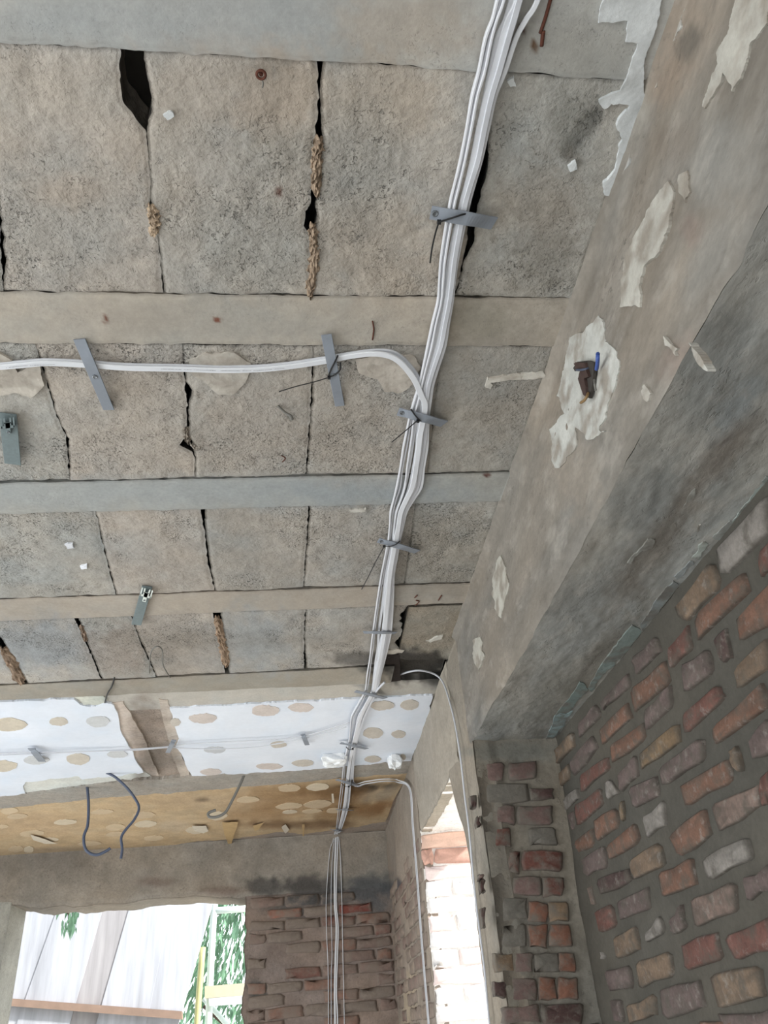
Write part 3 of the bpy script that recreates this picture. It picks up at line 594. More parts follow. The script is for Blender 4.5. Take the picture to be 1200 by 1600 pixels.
Cu = np.concatenate([tone_b(Yg2, Xu, (136, 135, 130), 6, 22, 130, 1.5), np.clip(0.25+0.6*fbm(Yg2*7, Xu*16, 131), 0, 0.8)[..., None]], -1)
grid('beam_underside', np.stack([Xu, Yg2, Zu], -1), Cu, M_BEAM, beam, on='u')
boxes('beam_core', [(XB+0.03, -0.6, ZB+0.03, XW+0.2, YP+0.02, 1.25), (XB+0.0, -2.85, ZB, XW+0.2, -0.6, 1.25)], M_SHELL, beam)
bm_n = (-1, 0, 0)
for i, (pts, s, ox, oy, col, surf) in enumerate([
    ([(400, 100), (415, 20), (440, -20), (700, -20), (690, 60), (650, 180), (625, 240), (612, 300), (615, 420), (650, 460), (600, 570), (580, 650), (560, 760), (525, 830), (488, 905), (430, 905), (425, 850), (480, 790), (490, 720), (515, 650), (490, 600), (500, 550), (548, 490), (500, 475), (462, 478), (430, 503), (405, 465), (505, 420), (530, 370), (560, 280), (585, 200), (528, 190), (540, 90), (470, 100)], 3, 800, 0, CW, 'k'),
    ([(515, 1440), (530, 1230), (590, 1090), (670, 940), (740, 850), (768, 900), (745, 1060), (700, 1180), (625, 1250), (610, 1300), (610, 1440)], 3, 800, 0, A((172, 169, 161)), 'b'),
    ([(1062, -20), (1230, -20), (1210, 110), (1130, 200), (1095, 330), (1040, 430), (1028, 390), (1000, 340), (962, 430), (912, 510), (900, 500), (930, 400), (975, 300), (970, 240), (1020, 160)], 3, 800, 0, A((168, 165, 157)), 'b'),
    ([(790, 820), (830, 800), (845, 900), (820, 950), (790, 900)], 3, 800, 0, A((160, 157, 149)), 'b'), ([(822, 30), (800, 130), (770, 190), (735, 235), (760, 140)], 3, 800, 0, A((200, 200, 196)), 'b'), ([(690, 290), (705, 300), (690, 400), (670, 440)], 3, 800, 0, A((172, 167, 158)), 'b'),
    ([(320, 250), (380, 230), (400, 200), (450, 150), (472, 200), (480, 270), (520, 300), (545, 380), (520, 480), (490, 570), (452, 660), (480, 670), (440, 690), (400, 705), (345, 650), (352, 730), (300, 810), (258, 832), (240, 780), (230, 660), (300, 590), (275, 530), (262, 510), (285, 430), (310, 320)], 2.857, 780, 440, A((178, 178, 173)), 'k'),
    ([(783, 868), (792, 895), (796, 920), (785, 966), (774, 950), (771, 905)], 1, 0, 0, A((170, 167, 158)), 'k'), ([(740, 1000), (752, 995), (757, 1030), (748, 1050), (742, 1035)], 1, 0, 0, A((166, 163, 154)), 'k'),
    ([(1080, 535), (1100, 560), (1110, 580), (1095, 570)], 1, 0, 0, A((172, 170, 164)), 'b'), ([(1010, 600), (1020, 615), (1014, 628), (1004, 612)], 1, 0, 0, A((172, 168, 160)), 'b'), ([(1040, 525), (1062, 545), (1058, 556), (1042, 540)], 1, 0, 0, A((170, 166, 158)), 'b')]):
    px = [(ox+x/s, oy+y/s) for x, y in pts]
    if surf == 'b' or min(hit(*p, 2, ZC)[0] for p in px) > XB-0.02:
        patch('plaster_remain', px, lambda x, y: hit(x, y, 0, XB), bm_n, M_PATCH, beam, col, 0.0035, 0.012, 0.12, 0.006, 2.4, 4, 300+i, under=A((132, 124, 114)))
    else:                                            # wraps round the corner of ceiling and beam: one piece on each
        a = [p for p in px]
        def clip(poly, side):
            out = []
            for k in range(len(poly)):
                p, q = poly[k], poly[(k+1) % len(poly)]; fp, fq = hit(*p, 2, ZC)[0]-XB, hit(*q, 2, ZC)[0]-XB
                if fp*side >= 0: out.append(p)
                if fp*fq < 0: t = fp/(fp-fq); out.append((p[0]+(q[0]-p[0])*t, p[1]+(q[1]-p[1])*t))
            return out
        L_, R_ = clip(a, -1), clip(a, 1)
        if len(L_) > 2: patch('plaster_remain', L_, lambda x, y: ceil(x, y), (0, 0, -1), M_PATCH, ceiling, col, 0.005, 0.012, 0.12, 0.006, 1.8, 4, 330+i, under=A((172, 174, 174)))
        if len(R_) > 2: patch('plaster_remain', R_, lambda x, y: hit(x, y, 0, XB), bm_n, M_PATCH, beam, col, 0.0045, 0.02, 0.12, 0.006, 2.2, 4, 360+i, under=A((142, 136, 128)))
# pale mortar squeezed out along the joint of beam and brick wall
for i, (pts, col) in enumerate([([(1172, 775), (1196, 742), (1204, 745), (1190, 775), (1165, 800), (1150, 818), (1143, 815)], (150, 158, 154)), ([(1140, 812), (1150, 818), (1125, 842), (1113, 838)], (140, 142, 138)), ([(1098, 846), (1106, 848), (1090, 872), (1080, 870)], (158, 164, 158)),
        ([(1078, 876), (1084, 880), (1058, 905), (1052, 900)], (132, 136, 136)), ([(1052, 906), (1060, 912), (1020, 965), (1004, 985), (1000, 975), (1030, 930)], (122, 127, 126)), ([(988, 975), (1002, 985), (975, 1020), (940, 1055), (925, 1080), (918, 1075), (945, 1030)], (116, 126, 122)),
        ([(905, 1065), (918, 1076), (895, 1105), (872, 1128), (866, 1120), (890, 1090)], (112, 124, 120)), ([(856, 1148), (866, 1118), (895, 1110), (872, 1140), (858, 1172), (852, 1165)], (128, 142, 142)),
        ([(1090, 820), (1095, 818), (1092, 828), (1088, 830)], (176, 172, 162)), ([(1068, 790), (1080, 768), (1086, 762), (1084, 775)], (136, 136, 130)), ([(1010, 845), (1022, 842), (1018, 855), (1000, 862), (985, 880), (980, 878)], (136, 136, 130))]):
    patch('mortar_smear', pts, lambda x, y: hit(x, y, 2, ZB), (0, 0, -1), M_PATCH, beam, A(col), 0.0026, 0.006, 0.15, 0.006, 2.2, 3, 400+i, under=A((104, 100, 94)))

# ------------------------------------------------------------------ brick wall under the beam
Yw, Zw = np.meshgrid(np.linspace(-0.6, YP+0.03, 320), np.linspace(-0.9, ZB+0.02, 170), indexing='ij')
Xw = XW+0.004+0.004*fbm(Yw*12, Zw*20, 141, 4)-0.03*sm(2.42, 2.6, Yw)*sm(0.7, 0.2, Zw)*0.8
C = np.concatenate([tone_b(Yw, Zw, (72, 69, 63), 7, 12, 150, 0.5), np.zeros(Xw.shape+(1,))], -1)
wall_right = grid('wall_right', np.stack([Xw, Yw, Zw], -1), C, M_MORTAR, None, kind='structure', label='dark red brick wall with wide grey mortar joints under the beam', cat='wall')
boxes('wall_core', [(XW+0.035, -2.85, -1.5, XW+0.25, YP+0.3, ZB+0.05), (XW, -2.85, -1.5, XW+0.03, -0.6, ZB+0.05), (XW+0.01, -0.6, -1.5, XW+0.035, YP, -0.9)], M_SHELL, wall_right)
BC = dict(o=(122, 93, 79), r=(115, 82, 74), p=(110, 96, 92), t=(124, 106, 90), w=(138, 132, 126), m=(128, 110, 101), g=(112, 108, 101), d=(86, 70, 67), y=(126, 106, 84))
PC = dict(o=(126, 90, 75), r=(110, 74, 66), p=(118, 98, 93), t=(132, 112, 92), g=(114, 110, 103), d=(84, 66, 63))
C7, K1, K3, K4, K5, K6, K7 = (840, 650, 3.2), (850, 1000, 6), (1020, 960, 6.667), (850, 1180, 6), (1020, 1180, 6.667), (880, 1380, 7.06), (1030, 1380, 7.06); C8 = (850, 1100, 3.2)
WB = [(C7, 'w', 905, 670, 1152, 400, 1152, 590, 930, 790), (C7, 't', 690, 960, 870, 740, 910, 840, 735, 1025), (C7, 'o', 790, 1010, 1020, 780, 1050, 880, 810, 1115), (C7, 'r', 650, 1170, 750, 1050, 770, 1160, 665, 1250), (C7, 'p', 720, 1260, 850, 1170, 870, 1270, 740, 1370),
 (C7, 'o', 1000, 1020, 1200, 825, 1210, 1010, 1020, 1130), (C7, 'r', 1110, 690, 1220, 570, 1230, 720, 1125, 800), (C7, 'o', 470, 1380, 640, 1230, 650, 1330, 490, 1480), (K1, 'p', 830, 175, 1060, -20, 1100, 110, 870, 320), (K1, 'p', 530, 590, 780, 330, 800, 440, 565, 650), (K1, 'p', 940, 690, 1170, 440, 1195, 600, 970, 840),
 (C7, 'r', 730, 1490, 900, 1350, 930, 1420, 740, 1580), (C7, 'd', 890, 1120, 940, 1060, 970, 1190, 930, 1230), (K1, 'p', 320, 800, 480, 620, 530, 690, 340, 910), (K1, 'o', 530, 840, 770, 600, 820, 740, 550, 975), (K1, 't', 85, 1070, 265, 870, 290, 1000, 110, 1180), (K1, 'p', 240, 1160, 450, 900, 495, 1020, 290, 1270),
 (K1, 'o', 630, 1010, 920, 790, 940, 930, 650, 1150), (C8, 'y', 480, 255, 665, 105, 680, 195, 495, 320), (K3, 't', 860, 570, 1200, 260, 1215, 530, 890, 760), (K3, 'o', 640, 1200, 1130, 740, 1190, 970, 680, 1360), (K3, 'p', 1010, 1320, 1220, 1110, 1230, 1400, 1060, 1500), (C8, 'p', 585, 330, 790, 175, 800, 265, 600, 405), (K3, 't', 810, 1420, 880, 1380, 940, 1600, 880, 1620),
 (K4, 't', 125, 190, 235, 90, 240, 220, 140, 310), (K4, 'r', 340, 200, 590, 20, 605, 110, 360, 350), (K4, 'w', 170, 440, 310, 300, 330, 400, 190, 540), (K4, 'r', 290, 490, 530, 320, 555, 470, 320, 650), (K4, 'w', 585, 260, 630, 235, 705, 340, 600, 420), (K4, 'p', 705, 190, 860, 20, 885, 200, 720, 330),
 (K4, 'p', 800, 330, 1050, 190, 1085, 350, 850, 480), (K4, 'p', 180, 590, 285, 520, 295, 700, 200, 780), (K4, 'o', 470, 610, 670, 520, 700, 650, 490, 790), (K4, 'o', 225, 850, 450, 700, 465, 830, 260, 980), (K4, 'o', 590, 860, 860, 640, 885, 790, 620, 980), (K4, 'w', 930, 600, 1130, 440, 1150, 640, 970, 750),
 (K4, 'p', 340, 1000, 545, 850, 585, 1030, 370, 1150), (K4, 'w', 262, 1070, 315, 1030, 325, 1190, 280, 1220), (K4, 't', 800, 1000, 1090, 840, 1130, 1020, 860, 1160), (K4, 'd', 500, 1190, 780, 1060, 820, 1180, 540, 1310), (K4, 'y', 715, 460, 740, 420, 760, 590, 735, 600),
 (K5, 'o', 290, 320, 790, 60, 820, 260, 360, 520), (K5, 'o', 175, 840, 540, 590, 610, 840, 270, 1040), (K5, 'm', 630, 550, 1130, 290, 1120, 520, 710, 780), (K5, 'w', 530, 1080, 960, 870, 1020, 1070, 600, 1300), (K5, 'o', 80, 1250, 400, 1090, 450, 1350, 110, 1480), (K5, 'p', 950, 1310, 1250, 1160, 1270, 1380, 1000, 1490), (K5, 'r', 1140, 230, 1230, 190, 1230, 500, 1150, 520),
 (K6, 'm', 65, 170, 320, 40, 355, 230, 110, 350), (K6, 'p', 600, 200, 920, 60, 960, 260, 640, 390), (K6, 'p', 145, 460, 230, 430, 265, 600, 180, 640), (K6, 'r', 270, 380, 540, 260, 575, 460, 290, 590), (K6, 'w', 195, 750, 400, 660, 490, 830, 250, 930), (K6, 't', 565, 610, 810, 500, 835, 740, 590, 810), (K6, 'w', 915, 560, 1080, 380, 1110, 530, 930, 650),
 (K6, 't', 815, 880, 1180, 770, 1200, 1010, 840, 1130), (K6, 'p', 460, 980, 740, 940, 760, 1130, 540, 1190), (K6, 't', 290, 1090, 410, 1040, 440, 1210, 310, 1260), (K6, 'p', 460, 1320, 640, 1300, 670, 1500, 510, 1530), (K6, 't', 710, 1370, 1010, 1240, 1030, 1450, 740, 1540), (K6, 'd', 300, 1360, 400, 1330, 430, 1540, 330, 1553),
 (K7, 'm', 370, 190, 820, 20, 870, 320, 400, 450), (K7, 'p', 135, 420, 240, 250, 290, 510, 150, 540), (K7, 'r', 265, 690, 640, 560, 690, 850, 310, 950), (K7, 'r', 730, 590, 1250, 400, 1260, 700, 860, 830), (K7, 'p', 20, 1190, 430, 1080, 500, 1370, 60, 1470), (K7, 't', 590, 1050, 1100, 930, 1150, 1250, 660, 1370),
 (K7, 'o', 430, 1560, 860, 1490, 880, 1700, 460, 1760), (K7, 'p', 930, 1480, 1250, 1400, 1260, 1650, 960, 1700)]
for i, row in enumerate(WB):
    (ox, oy, s), c = row[0], row[1]
    q = [hit(ox+row[2+2*k]/s, oy+row[3+2*k]/s, 0, XW) for k in range(4)]; qc = sum(q)/4; q = [qc+(p-qc)*np.array([1, 1.05, 1.13]) for p in q]
    brick('brick', q, (-1, 0, 0), 0.005+0.003*random.Random(i).random(), A(BC[c], 0.72), M_BRICK, wall_right, 500+i, jit=0.0042, var=0.2, edge=A((74, 70, 64)))
for r in range(11):                                   # the same wall carried on below and nearer than the photograph shows
    z0 = -0.12-0.07*r
    for k in range(9):
        y0 = 2.36-0.25*k-(0.12 if r % 2 else 0)
        if y0 < 0.4: continue
        c = BC[random.choice('optrpw')]
        brick('brick', [(XW, y0+0.22, z0+0.045), (XW, y0, z0+0.045), (XW, y0, z0), (XW, y0+0.22, z0)], (-1, 0, 0), 0.009, A(c, 0.72), M_BRICK, wall_right, 700+r*10+k)
for r in range(12):
    z0 = 0.70-0.07*r
    for k in range(8):
        y0 = 1.75-0.245*k-(0.12 if r % 2 else 0)
        if y0 < 0.12 or z0 < -0.09: continue
        u = project(np.array([[XW, y0+0.23, z0+.02], [XW, y0+0.23, z0+.05]]))
        if u[:, 0].min() < 1215 and u[0, 1] < 1590: continue
        brick('brick', [(XW, y0+0.22, z0+0.045), (XW, y0, z0+0.045), (XW, y0, z0), (XW, y0+0.22, z0)], (-1, 0, 0), 0.006, A(BC[random.choice('optrpw')], 0.72), M_BRICK, wall_right, 900+r*10+k, jit=0.0042, var=0.2, edge=A((74, 70, 64)))

# ------------------------------------------------------------------ brick pier that carries the beam
Yend = 2.88
def pier_face(P, on='p', **kw): return None
Xp, Zp = np.meshgrid(np.linspace(XB+0.005, XW+0.02, 60), np.linspace(-0.6, ZB+0.01, 170), indexing='ij')
Yg_ = YP+0.004+0.004*fbm(Xp*18, Zp*18, 161, 4)-0.012*(1-sm(0.60, 0.64, Xp+0.02*fbm(Zp*9, Zp*0, 163)))-0.012*sm(0.695, 0.72, Zp+0.01*fbm(Xp*20, Xp*0, 164))
C = np.concatenate([tone_b(Xp, Zp, (116, 111, 102), 12, 12, 170), np.full(Xp.shape+(1,), 0.25)], -1)
pier = grid('pier', np.stack([Xp, Yg_, Zp], -1), C, M_WALL, None, on='p', kind='structure', label='plastered brick pier standing under the far end of the beam', cat='pier')
Ys, Zs = np.meshgrid(np.linspace(YP-0.008, Yend, 34), np.linspace(-0.6, ZC, 150), indexing='ij')
edge = 0.012*fbm(Zs*14, Zs*0, 165, 4)+0.19*sm(0.46, 0.80, Zs)*(Zs < ZB+.05)*sm(0.3, 1, (Ys-YP)/(Yend-YP))
Xs = XB+0.003+0.004*fbm(Ys*14, Zs*10, 166, 4)
C = np.concatenate([tone_b(Ys, Zs, (126, 119, 109), 8, 10, 171), np.full(Xs.shape+(1,), 0.3)], -1)
grid('pier_side', np.stack([Xs, Ys+edge*(Ys-YP)/(Yend-YP), Zs], -1), C, M_WALL, pier, on='p', skirt=(0.06, 0, 0))
boxes('pier_core', [(XB+0.02, YP+0.015, -1.5, XW+0.25, Yend-0.02, 1.25)], M_SHELL, pier)
PQ = (590, 1150, 3.556)
PB = [('p', 730, 150, 880, 135, 885, 240, 725, 245), ('p', 600, 150, 700, 150, 690, 250, 610, 250), ('g', 595, 265, 830, 262, 840, 370, 600, 375), ('d', 845, 290, 975, 290, 975, 350, 845, 360), ('p', 655, 390, 765, 385, 770, 490, 665, 490), ('p', 775, 390, 970, 388, 975, 490, 780, 490),
 ('r', 655, 520, 740, 515, 735, 615, 655, 620), ('g', 840, 510, 990, 515, 1000, 600, 845, 610), ('r', 730, 650, 790, 640, 790, 765, 725, 755), ('r', 800, 640, 1020, 635, 1025, 745, 805, 750), ('p', 750, 780, 905, 780, 910, 880, 755, 880), ('r', 920, 785, 1030, 785, 1030, 890, 920, 890),
 ('g', 690, 900, 830, 900, 830, 1020, 690, 1030), ('o', 840, 925, 945, 925, 945, 1030, 840, 1030), ('t', 950, 925, 1055, 925, 1060, 1030, 950, 1030), ('g', 690, 1050, 820, 1045, 830, 1170, 690, 1175), ('o', 830, 1050, 940, 1045, 940, 1175, 840, 1175), ('o', 955, 1045, 1065, 1045, 1080, 1170, 955, 1175),
 ('t', 640, 1210, 755, 1208, 760, 1312, 650, 1315), ('p', 765, 1208, 860, 1205, 860, 1310, 765, 1312), ('g', 870, 1205, 1000, 1205, 1005, 1312, 870, 1315), ('o', 1005, 1205, 1095, 1205, 1110, 1310, 1008, 1312), ('p', 740, 1350, 880, 1345, 885, 1470, 745, 1470), ('o', 890, 1345, 990, 1345, 990, 1465, 900, 1470), ('o', 1000, 1345, 1115, 1340, 1115, 1460, 1000, 1465),
 ('d', 645, 1370, 715, 1370, 715, 1450, 650, 1450), ('p', 700, 1500, 900, 1490, 900, 1590, 700, 1600), ('d', 910, 1490, 1138, 1490, 1138, 1600, 910, 1600), ('d', 515, 330, 545, 325, 550, 395, 522, 400), ('d', 548, 450, 568, 445, 572, 500, 552, 505), ('d', 570, 800, 592, 795, 596, 870, 574, 875), ('d', 572, 950, 596, 945, 600, 1060, 578, 1065), ('p', 560, 770, 590, 765, 590, 800, 562, 805)]
for i, row in enumerate(PB):
    q = [hit(590+row[1+2*k]/3.556, 1150+row[2+2*k]/3.556, 1, YP-0.004) for k in range(4)]
    brick('brick', q, (0, -1, 0), 0.006, A(PC[row[0]], 0.85), M_PIER, pier, 1100+i, jit=0.004, var=0.18, rnd=0.1, edge=A((104, 99, 92)))
for r in range(8):
    for k in range(2):
        z0, x0 = -0.09-0.065*r, XB+0.02+0.125*k
        brick('brick', [(x0, YP-0.004, z0+0.055), (x0+0.115, YP-0.004, z0+0.055), (x0+0.115, YP-0.004, z0), (x0, YP-0.004, z0)], (0, -1, 0), 0.009, A(PC[random.choice('oprg')], 1.0), M_PIER, pier, 1200+r*2+k)

# ------------------------------------------------------------------ side wall beyond the pier with the tall opening
Y1 = 4.07; ZH = 0.79
Yw2, Zw2 = np.meshgrid(np.linspace(Yend-0.03, Y1+0.01, 90), np.linspace(0, 1, 40), indexing='ij')
low = ZH+0.012*fbm(Yw2*16, Yw2*0, 181, 4)
Zw2 = low+(ZC+0.01-low)*Zw2
Xw2 = XB+0.004*fbm(Yw2*8, Zw2*8, 182, 4)+0.006*(1-sm(0, 0.02, Zw2-low))
C = np.concatenate([tone_b(Yw2, Zw2, (150, 143, 132), 4, 7, 190), np.full(Xw2.shape+(1,), 0.15)], -1)
wall_side = grid('wall_side', np.stack([Xw2, Yw2, Zw2], -1), C, M_WALL, None, on='f', skirt=(0.05, 0, 0), kind='structure', label='plastered wall with the tall narrow opening beyond the pier', cat='wall')
Ys2, Xs2 = np.meshgrid(np.linspace(Yend-0.05, Y1+0.02, 70), np.linspace(XB+0.006, XW+0.06, 26), indexing='ij')
C = np.concatenate([tone_b(Ys2, Xs2, (226, 222, 219), 26, 6, 195, 1.6), np.full(Xs2.shape+(1,), 0.55)], -1)
grid('opening_soffit', np.stack([Xs2, Ys2, ZH+0.004+0.006*fbm(Ys2*30, Xs2*7, 196, 4)], -1), C, M_WALL, wall_side, skirt=(0, 0, 0.05))
boxes('lintel_core', [(XB+0.03, Yend-0.05, ZH+0.03, XW+0.06, Y1+0.02, 1.25)], M_SHELL, wall_side)
Yw3, Zw3 = np.meshgrid(np.linspace(Y1, YF+0.03, 110), np.linspace(-0.8, ZC+0.01, 130), indexing='ij')
Xw3 = XB+0.005*fbm(Yw3*7, Zw3*9, 183, 4)
C = np.concatenate([tone_b(Yw3, Zw3, (134, 124, 114), 5, 8, 191), np.full(Xw3.shape+(1,), 0.4)], -1)
grid('side_render', np.stack([Xw3, Yw3, Zw3], -1), C, M_WALL, wall_side, on='f', skirt=(0.05, 0, 0))
boxes('side_core', [(XB+0.02, Y1+0.03, -1.5, XW+0.06, YF+0.5, 1.25)], M_SHELL, wall_side)
for r in range(15):                                   # courses showing through the thin render
    z0 = 0.72-0.07*r
    for k in range(8):
        y0 = Y1+0.06+0.25*k-(0.125 if r % 2 else 0)
        if y0 < Y1 or y0+0.24 > YF or random.Random(r*31+k).random() < 0.25: continue
        c = random.Random(r*7+k).choice([(134, 120, 110), (128, 110, 102), (140, 126, 114), (120, 100, 92)])
        brick('brick', [(XB, y0+0.235, z0+0.058), (XB, y0, z0+0.058), (XB, y0, z0), (XB, y0+0.235, z0)], (-1, 0, 0), 0.009, A(c, 1.0), M_FARBRICK, wall_side, 1300+r*10+k, jit=0.006, rnd=0.1, edge=A((128, 118, 108)))
# far jamb of the opening: brick ends; lower courses whitened for paint and sun glare
Xj, Zj = np.meshgrid(np.linspace(XB, XW+0.06, 20), np.linspace(-0.8, ZH+0.01, 90), indexing='ij')
C = np.concatenate([tone_b(Xj, Zj, (216, 212, 208), 12, 12, 192), np.full(Xj.shape+(1,), 0.2)], -1)
jamb = grid('opening_jamb', np.stack([Xj, Y1+0.004*fbm(Xj*20, Zj*20, 184, 4), Zj], -1), C, M_WALL, wall_side)
for r in range(18):
    z0 = ZH-0.075-0.072*r; parts = [(0.0, 0.28)] if r == 0 else ([(0.0, 0.05), (0.055, 0.30)] if r == 1 else ([(0.0, 0.12), (0.13, 0.34)] if r % 2 else [(0.0, 0.24), (0.25, 0.34)]))
    for k, (a, b) in enumerate(parts):
        c = (208, 176, 160) if r == 0 else ((186, 148, 134) if r == 1 else [(226, 222, 220), (222, 217, 214), (222, 204, 200)][(r+k) % 3])
        brick('brick', [(XB+a+.004, Y1-.004, z0+0.064), (XB+b, Y1-.004, z0+0.064), (XB+b, Y1-.004, z0), (XB+a+.004, Y1-.004, z0)], (0, -1, 0), 0.007, A(c, 1.0), M_PATCH, wall_side, 1500+r*4+k, jit=0.006, rnd=0.1, var=0.08 if r > 1 else 0.25)

# ------------------------------------------------------------------ far wall with the window opening
WL, WR = -1.985, -0.432
xs = np.linspace(-3.2, XB+0.02, 240)
bottom_px = [(0, 1413), (60, 1418), (130, 1416), (200, 1410), (240, 1404), (262, 1405), (300, 1402), (388, 1404)]
bw = np.array([hit(*p, 1, YF) for p in bottom_px]); zl = np.interp(xs, bw[:, 0], bw[:, 2])
zl = zl+0.012*fbm(xs*14, xs*0, 201, 5)
Xl, T = np.meshgrid(xs, np.linspace(0, 1, 36), indexing='ij'); Zl = zl[:, None]+(ZC+0.01-zl[:, None])*T
Yl = YF+0.007*fbm(Xl*6, Zl*8, 202, 4)+0.02*(1-sm(0, 0.03, Zl-zl[:, None]))-0.01
C = np.concatenate([tone_b(Xl, Zl, (134, 127, 118), 7, 9, 205, 1.4), np.full(Xl.shape+(1,), 0.4)], -1)
wall_back = grid('wall_back', np.stack([Xl, Yl, Zl], -1), C, M_WALL, None, on='f', skirt=(0, 0.33, 0), kind='structure', label='far wall with rough plastered lintel over the window opening', cat='wall')
Xr, Zr = np.meshgrid(np.linspace(0, 1, 90), np.linspace(-0.9, 0.86, 140), indexing='ij')
le = WR+0.02*fbm(Zr*13, Zr*0, 203, 4)-0.01; Xr = le+(XB+0.01-le)*Xr
C = np.concatenate([tone_b(Xr, Zr, (126, 113, 105), 8, 11, 206, 1.4), np.full(Xr.shape+(1,), 0.4)], -1)
grid('window_pier', np.stack([Xr, YF+0.007*fbm(Xr*9, Zr*9, 204, 4), Zr], -1), C, M_WALL, wall_back, on='f', skirt=(0, 0.33, 0))
Xq, Zq = np.meshgrid(np.linspace(-3.2, WL, 50), np.linspace(-0.9, 0.9, 60), indexing='ij')
C = np.concatenate([tone_b(Xq, Zq, (150, 148, 140), 7, 9, 207), np.full(Xq.shape+(1,), 0.4)], -1)
grid('window_pier', np.stack([Xq, YF+0.007*fbm(Xq*9, Zq*9, 208, 4), Zq], -1), C, M_WALL, wall_back, on='f', skirt=(0, 0.33, 0))
boxes('wall_core', [(-3.2, YF+0.03, 0.92, XB, YF+0.34, 1.25), (WR+0.03, YF+0.03, -1.5, XB, YF+0.3, 0.92), (-3.2, YF+0.03, -1.5, WL-0.03, YF+0.3, 0.92), (WL-0.03, YF, -1.5, WR+0.03, YF+0.3, -0.75)], M_SHELL, wall_back)
FB = dict(p=(124, 106, 98), o=(130, 102, 90), r=(112, 82, 74), g=(124, 113, 104))
for r in range(18):
    z0 = 0.735-0.0715*r
    for k in range(5):
        rr = random.Random(900+r*9+k); x0 = WR+0.02+0.24*k-(0.12 if r % 2 else 0); x1 = x0+0.23
        x0, x1 = max(x0, WR+0.015), min(x1, XB-0.01)
        if x1-x0 < 0.05 or (rr.random() < 0.22): continue
        c = FB[rr.choice('pporgg')]; uv = project(np.array([[x0+.05, YF, z0+.03]]))[0]
        if r == 0 and 440 < uv[0] < 600: c = (82, 80, 79)
        if r in (0, 1) and uv[0] > 560: c = (84, 84, 85) if r == 0 else c
        if r == 1 and uv[0] < 440: c = (138, 96, 82)
        if r == 1 and uv[0] > 520: c = (118, 70, 62)
        brick('brick', [(x0, YF-.002, z0+0.06), (x1, YF-.002, z0+0.06), (x1, YF-.002, z0), (x0, YF-.002, z0)], (0, -1, 0), 0.008+0.005*rr.random(), A(c), M_FARBRICK, wall_back, 1600+r*9+k, jit=0.007, rnd=0.1, edge=A((122, 110, 102)))

# ------------------------------------------------------------------ the rest of the shell, outside the frame
boxes('wall_left', [(-3.3, -2.9, -1.5, -3.2, 6.3, -1.15), (-3.3, -2.9, 0.65, -3.2, 6.3, 1.25), (-3.3, -2.9, -1.15, -3.2, -0.95, 0.65), (-3.3, 1.35, -1.15, -3.2, 2.05, 0.65), (-3.3, 4.55, -1.15, -3.2, 6.3, 0.65)], M_SHELL,
      kind='structure', label='left wall with two large window openings, behind the view', cat='wall')
boxes('wall_front', [(-3.3, -2.95, -1.5, -2.6, -2.85, 1.25), (0.2, -2.95, -1.5, 1.1, -2.85, 1.25), (-2.6, -2.95, 0.6, 0.2, -2.85, 1.25)], M_SHELL, kind='structure', label='wall behind the viewer with a wide doorway', cat='wall')
boxes('floor', [(-3.3, -2.95, -1.62, 1.1, 6.3, -1.5)], M_FLOOR, kind='structure', label='dusty grey screed floor of the gutted room', cat='floor')
# ------------------------------------------------------------------ cables
KN = np.array([(-90, 800, 868), (0, 775, 845), (60, 757, 812), (110, 745, 792), (150, 735, 776), (200, 726, 764), (250, 717, 754), (325, 700, 732), (400, 688, 717), (470, 682, 708), (540, 667, 695), (600, 653, 676), (650, 638, 671), (700, 628, 667),
               (760, 617, 658), (800, 609, 635), (845, 605, 625), (900, 594, 616), (985, 580, 612), (1030, 575, 604), (1080, 568, 593), (1120, 547, 574), (1160, 544, 559), (1190, 536, 555), (1220, 533, 552), (1260, 528, 548), (1297, 524, 534)], float)
def lane(y, f): return np.interp(y, KN[:, 0], KN[:, 1])+f*(np.interp(y, KN[:, 0], KN[:, 2])-np.interp(y, KN[:, 0], KN[:, 1]))
STR_Y = [338, 652, 852, 988, 1086, 1166, 1224, 1265, 1297]
def droop(y): return 0.002*min(1.0, min(abs(y-s) for s in STR_Y)/50.0)
def cable(name, fr, wdt, hgt, lvl, seed, label, y0=-90, y1=1297, tail=None, tailn=None, head=None, mat=M_CABLE, group=None, cut=None):
    """A flat cable of the bundle: fr = [(photo y, fraction of the bundle's breadth)], then its run down the wall (tail)."""
    r = random.Random(seed); P, NR = [], []
    if head:
        for (x, y, d) in head: P.append(ceil(x, y, d)); NR.append((0, 0, -1))
    yy = [y for y in np.concatenate([KN[:, 0], [30, 290, 440, 505, 575, 625, 680, 730, 780, 822, 870, 940, 1010, 1055, 1100, 1140]]) if y0 <= y <= y1]; yy = sorted(yy)
    for y in yy:
        f = np.interp(y, [a for a, _ in fr], [b for _, b in fr])+r.uniform(-.025, .025)
        x = lane(y, f); P.append(ceil(x, y, lvl+droop(y)+r.uniform(-.0006, .0006))); NR.append((0.12*r.uniform(-1, 1), 0, -1))
    if tail:
        for p, n in zip(tail, tailn): P.append(np.array(p)); NR.append(n)
    P = catmull(P, 9); NRi = catmull(NR, 9); V, F = sweep(P, NRi, wdt, hgt)
    o = mesh_obj('flat_cable', V, F, mat, None, label=label, cat='cable', group=group or 'white flat cables of the strapped bundle'); return o
def walltail(pxs, off=0.012):
    return [hit(525+(pxs[0][0]-525)*0.5, 1302, 1, YF-0.02)]+[hit(x, y, 1, YF-off-0.004) for x, y in pxs], [(0, -0.7, -0.7)]+[(0, -1, 0)]*len(pxs)
q = lambda L: [(370+x/4, 1300+y/4) for x, y in L]
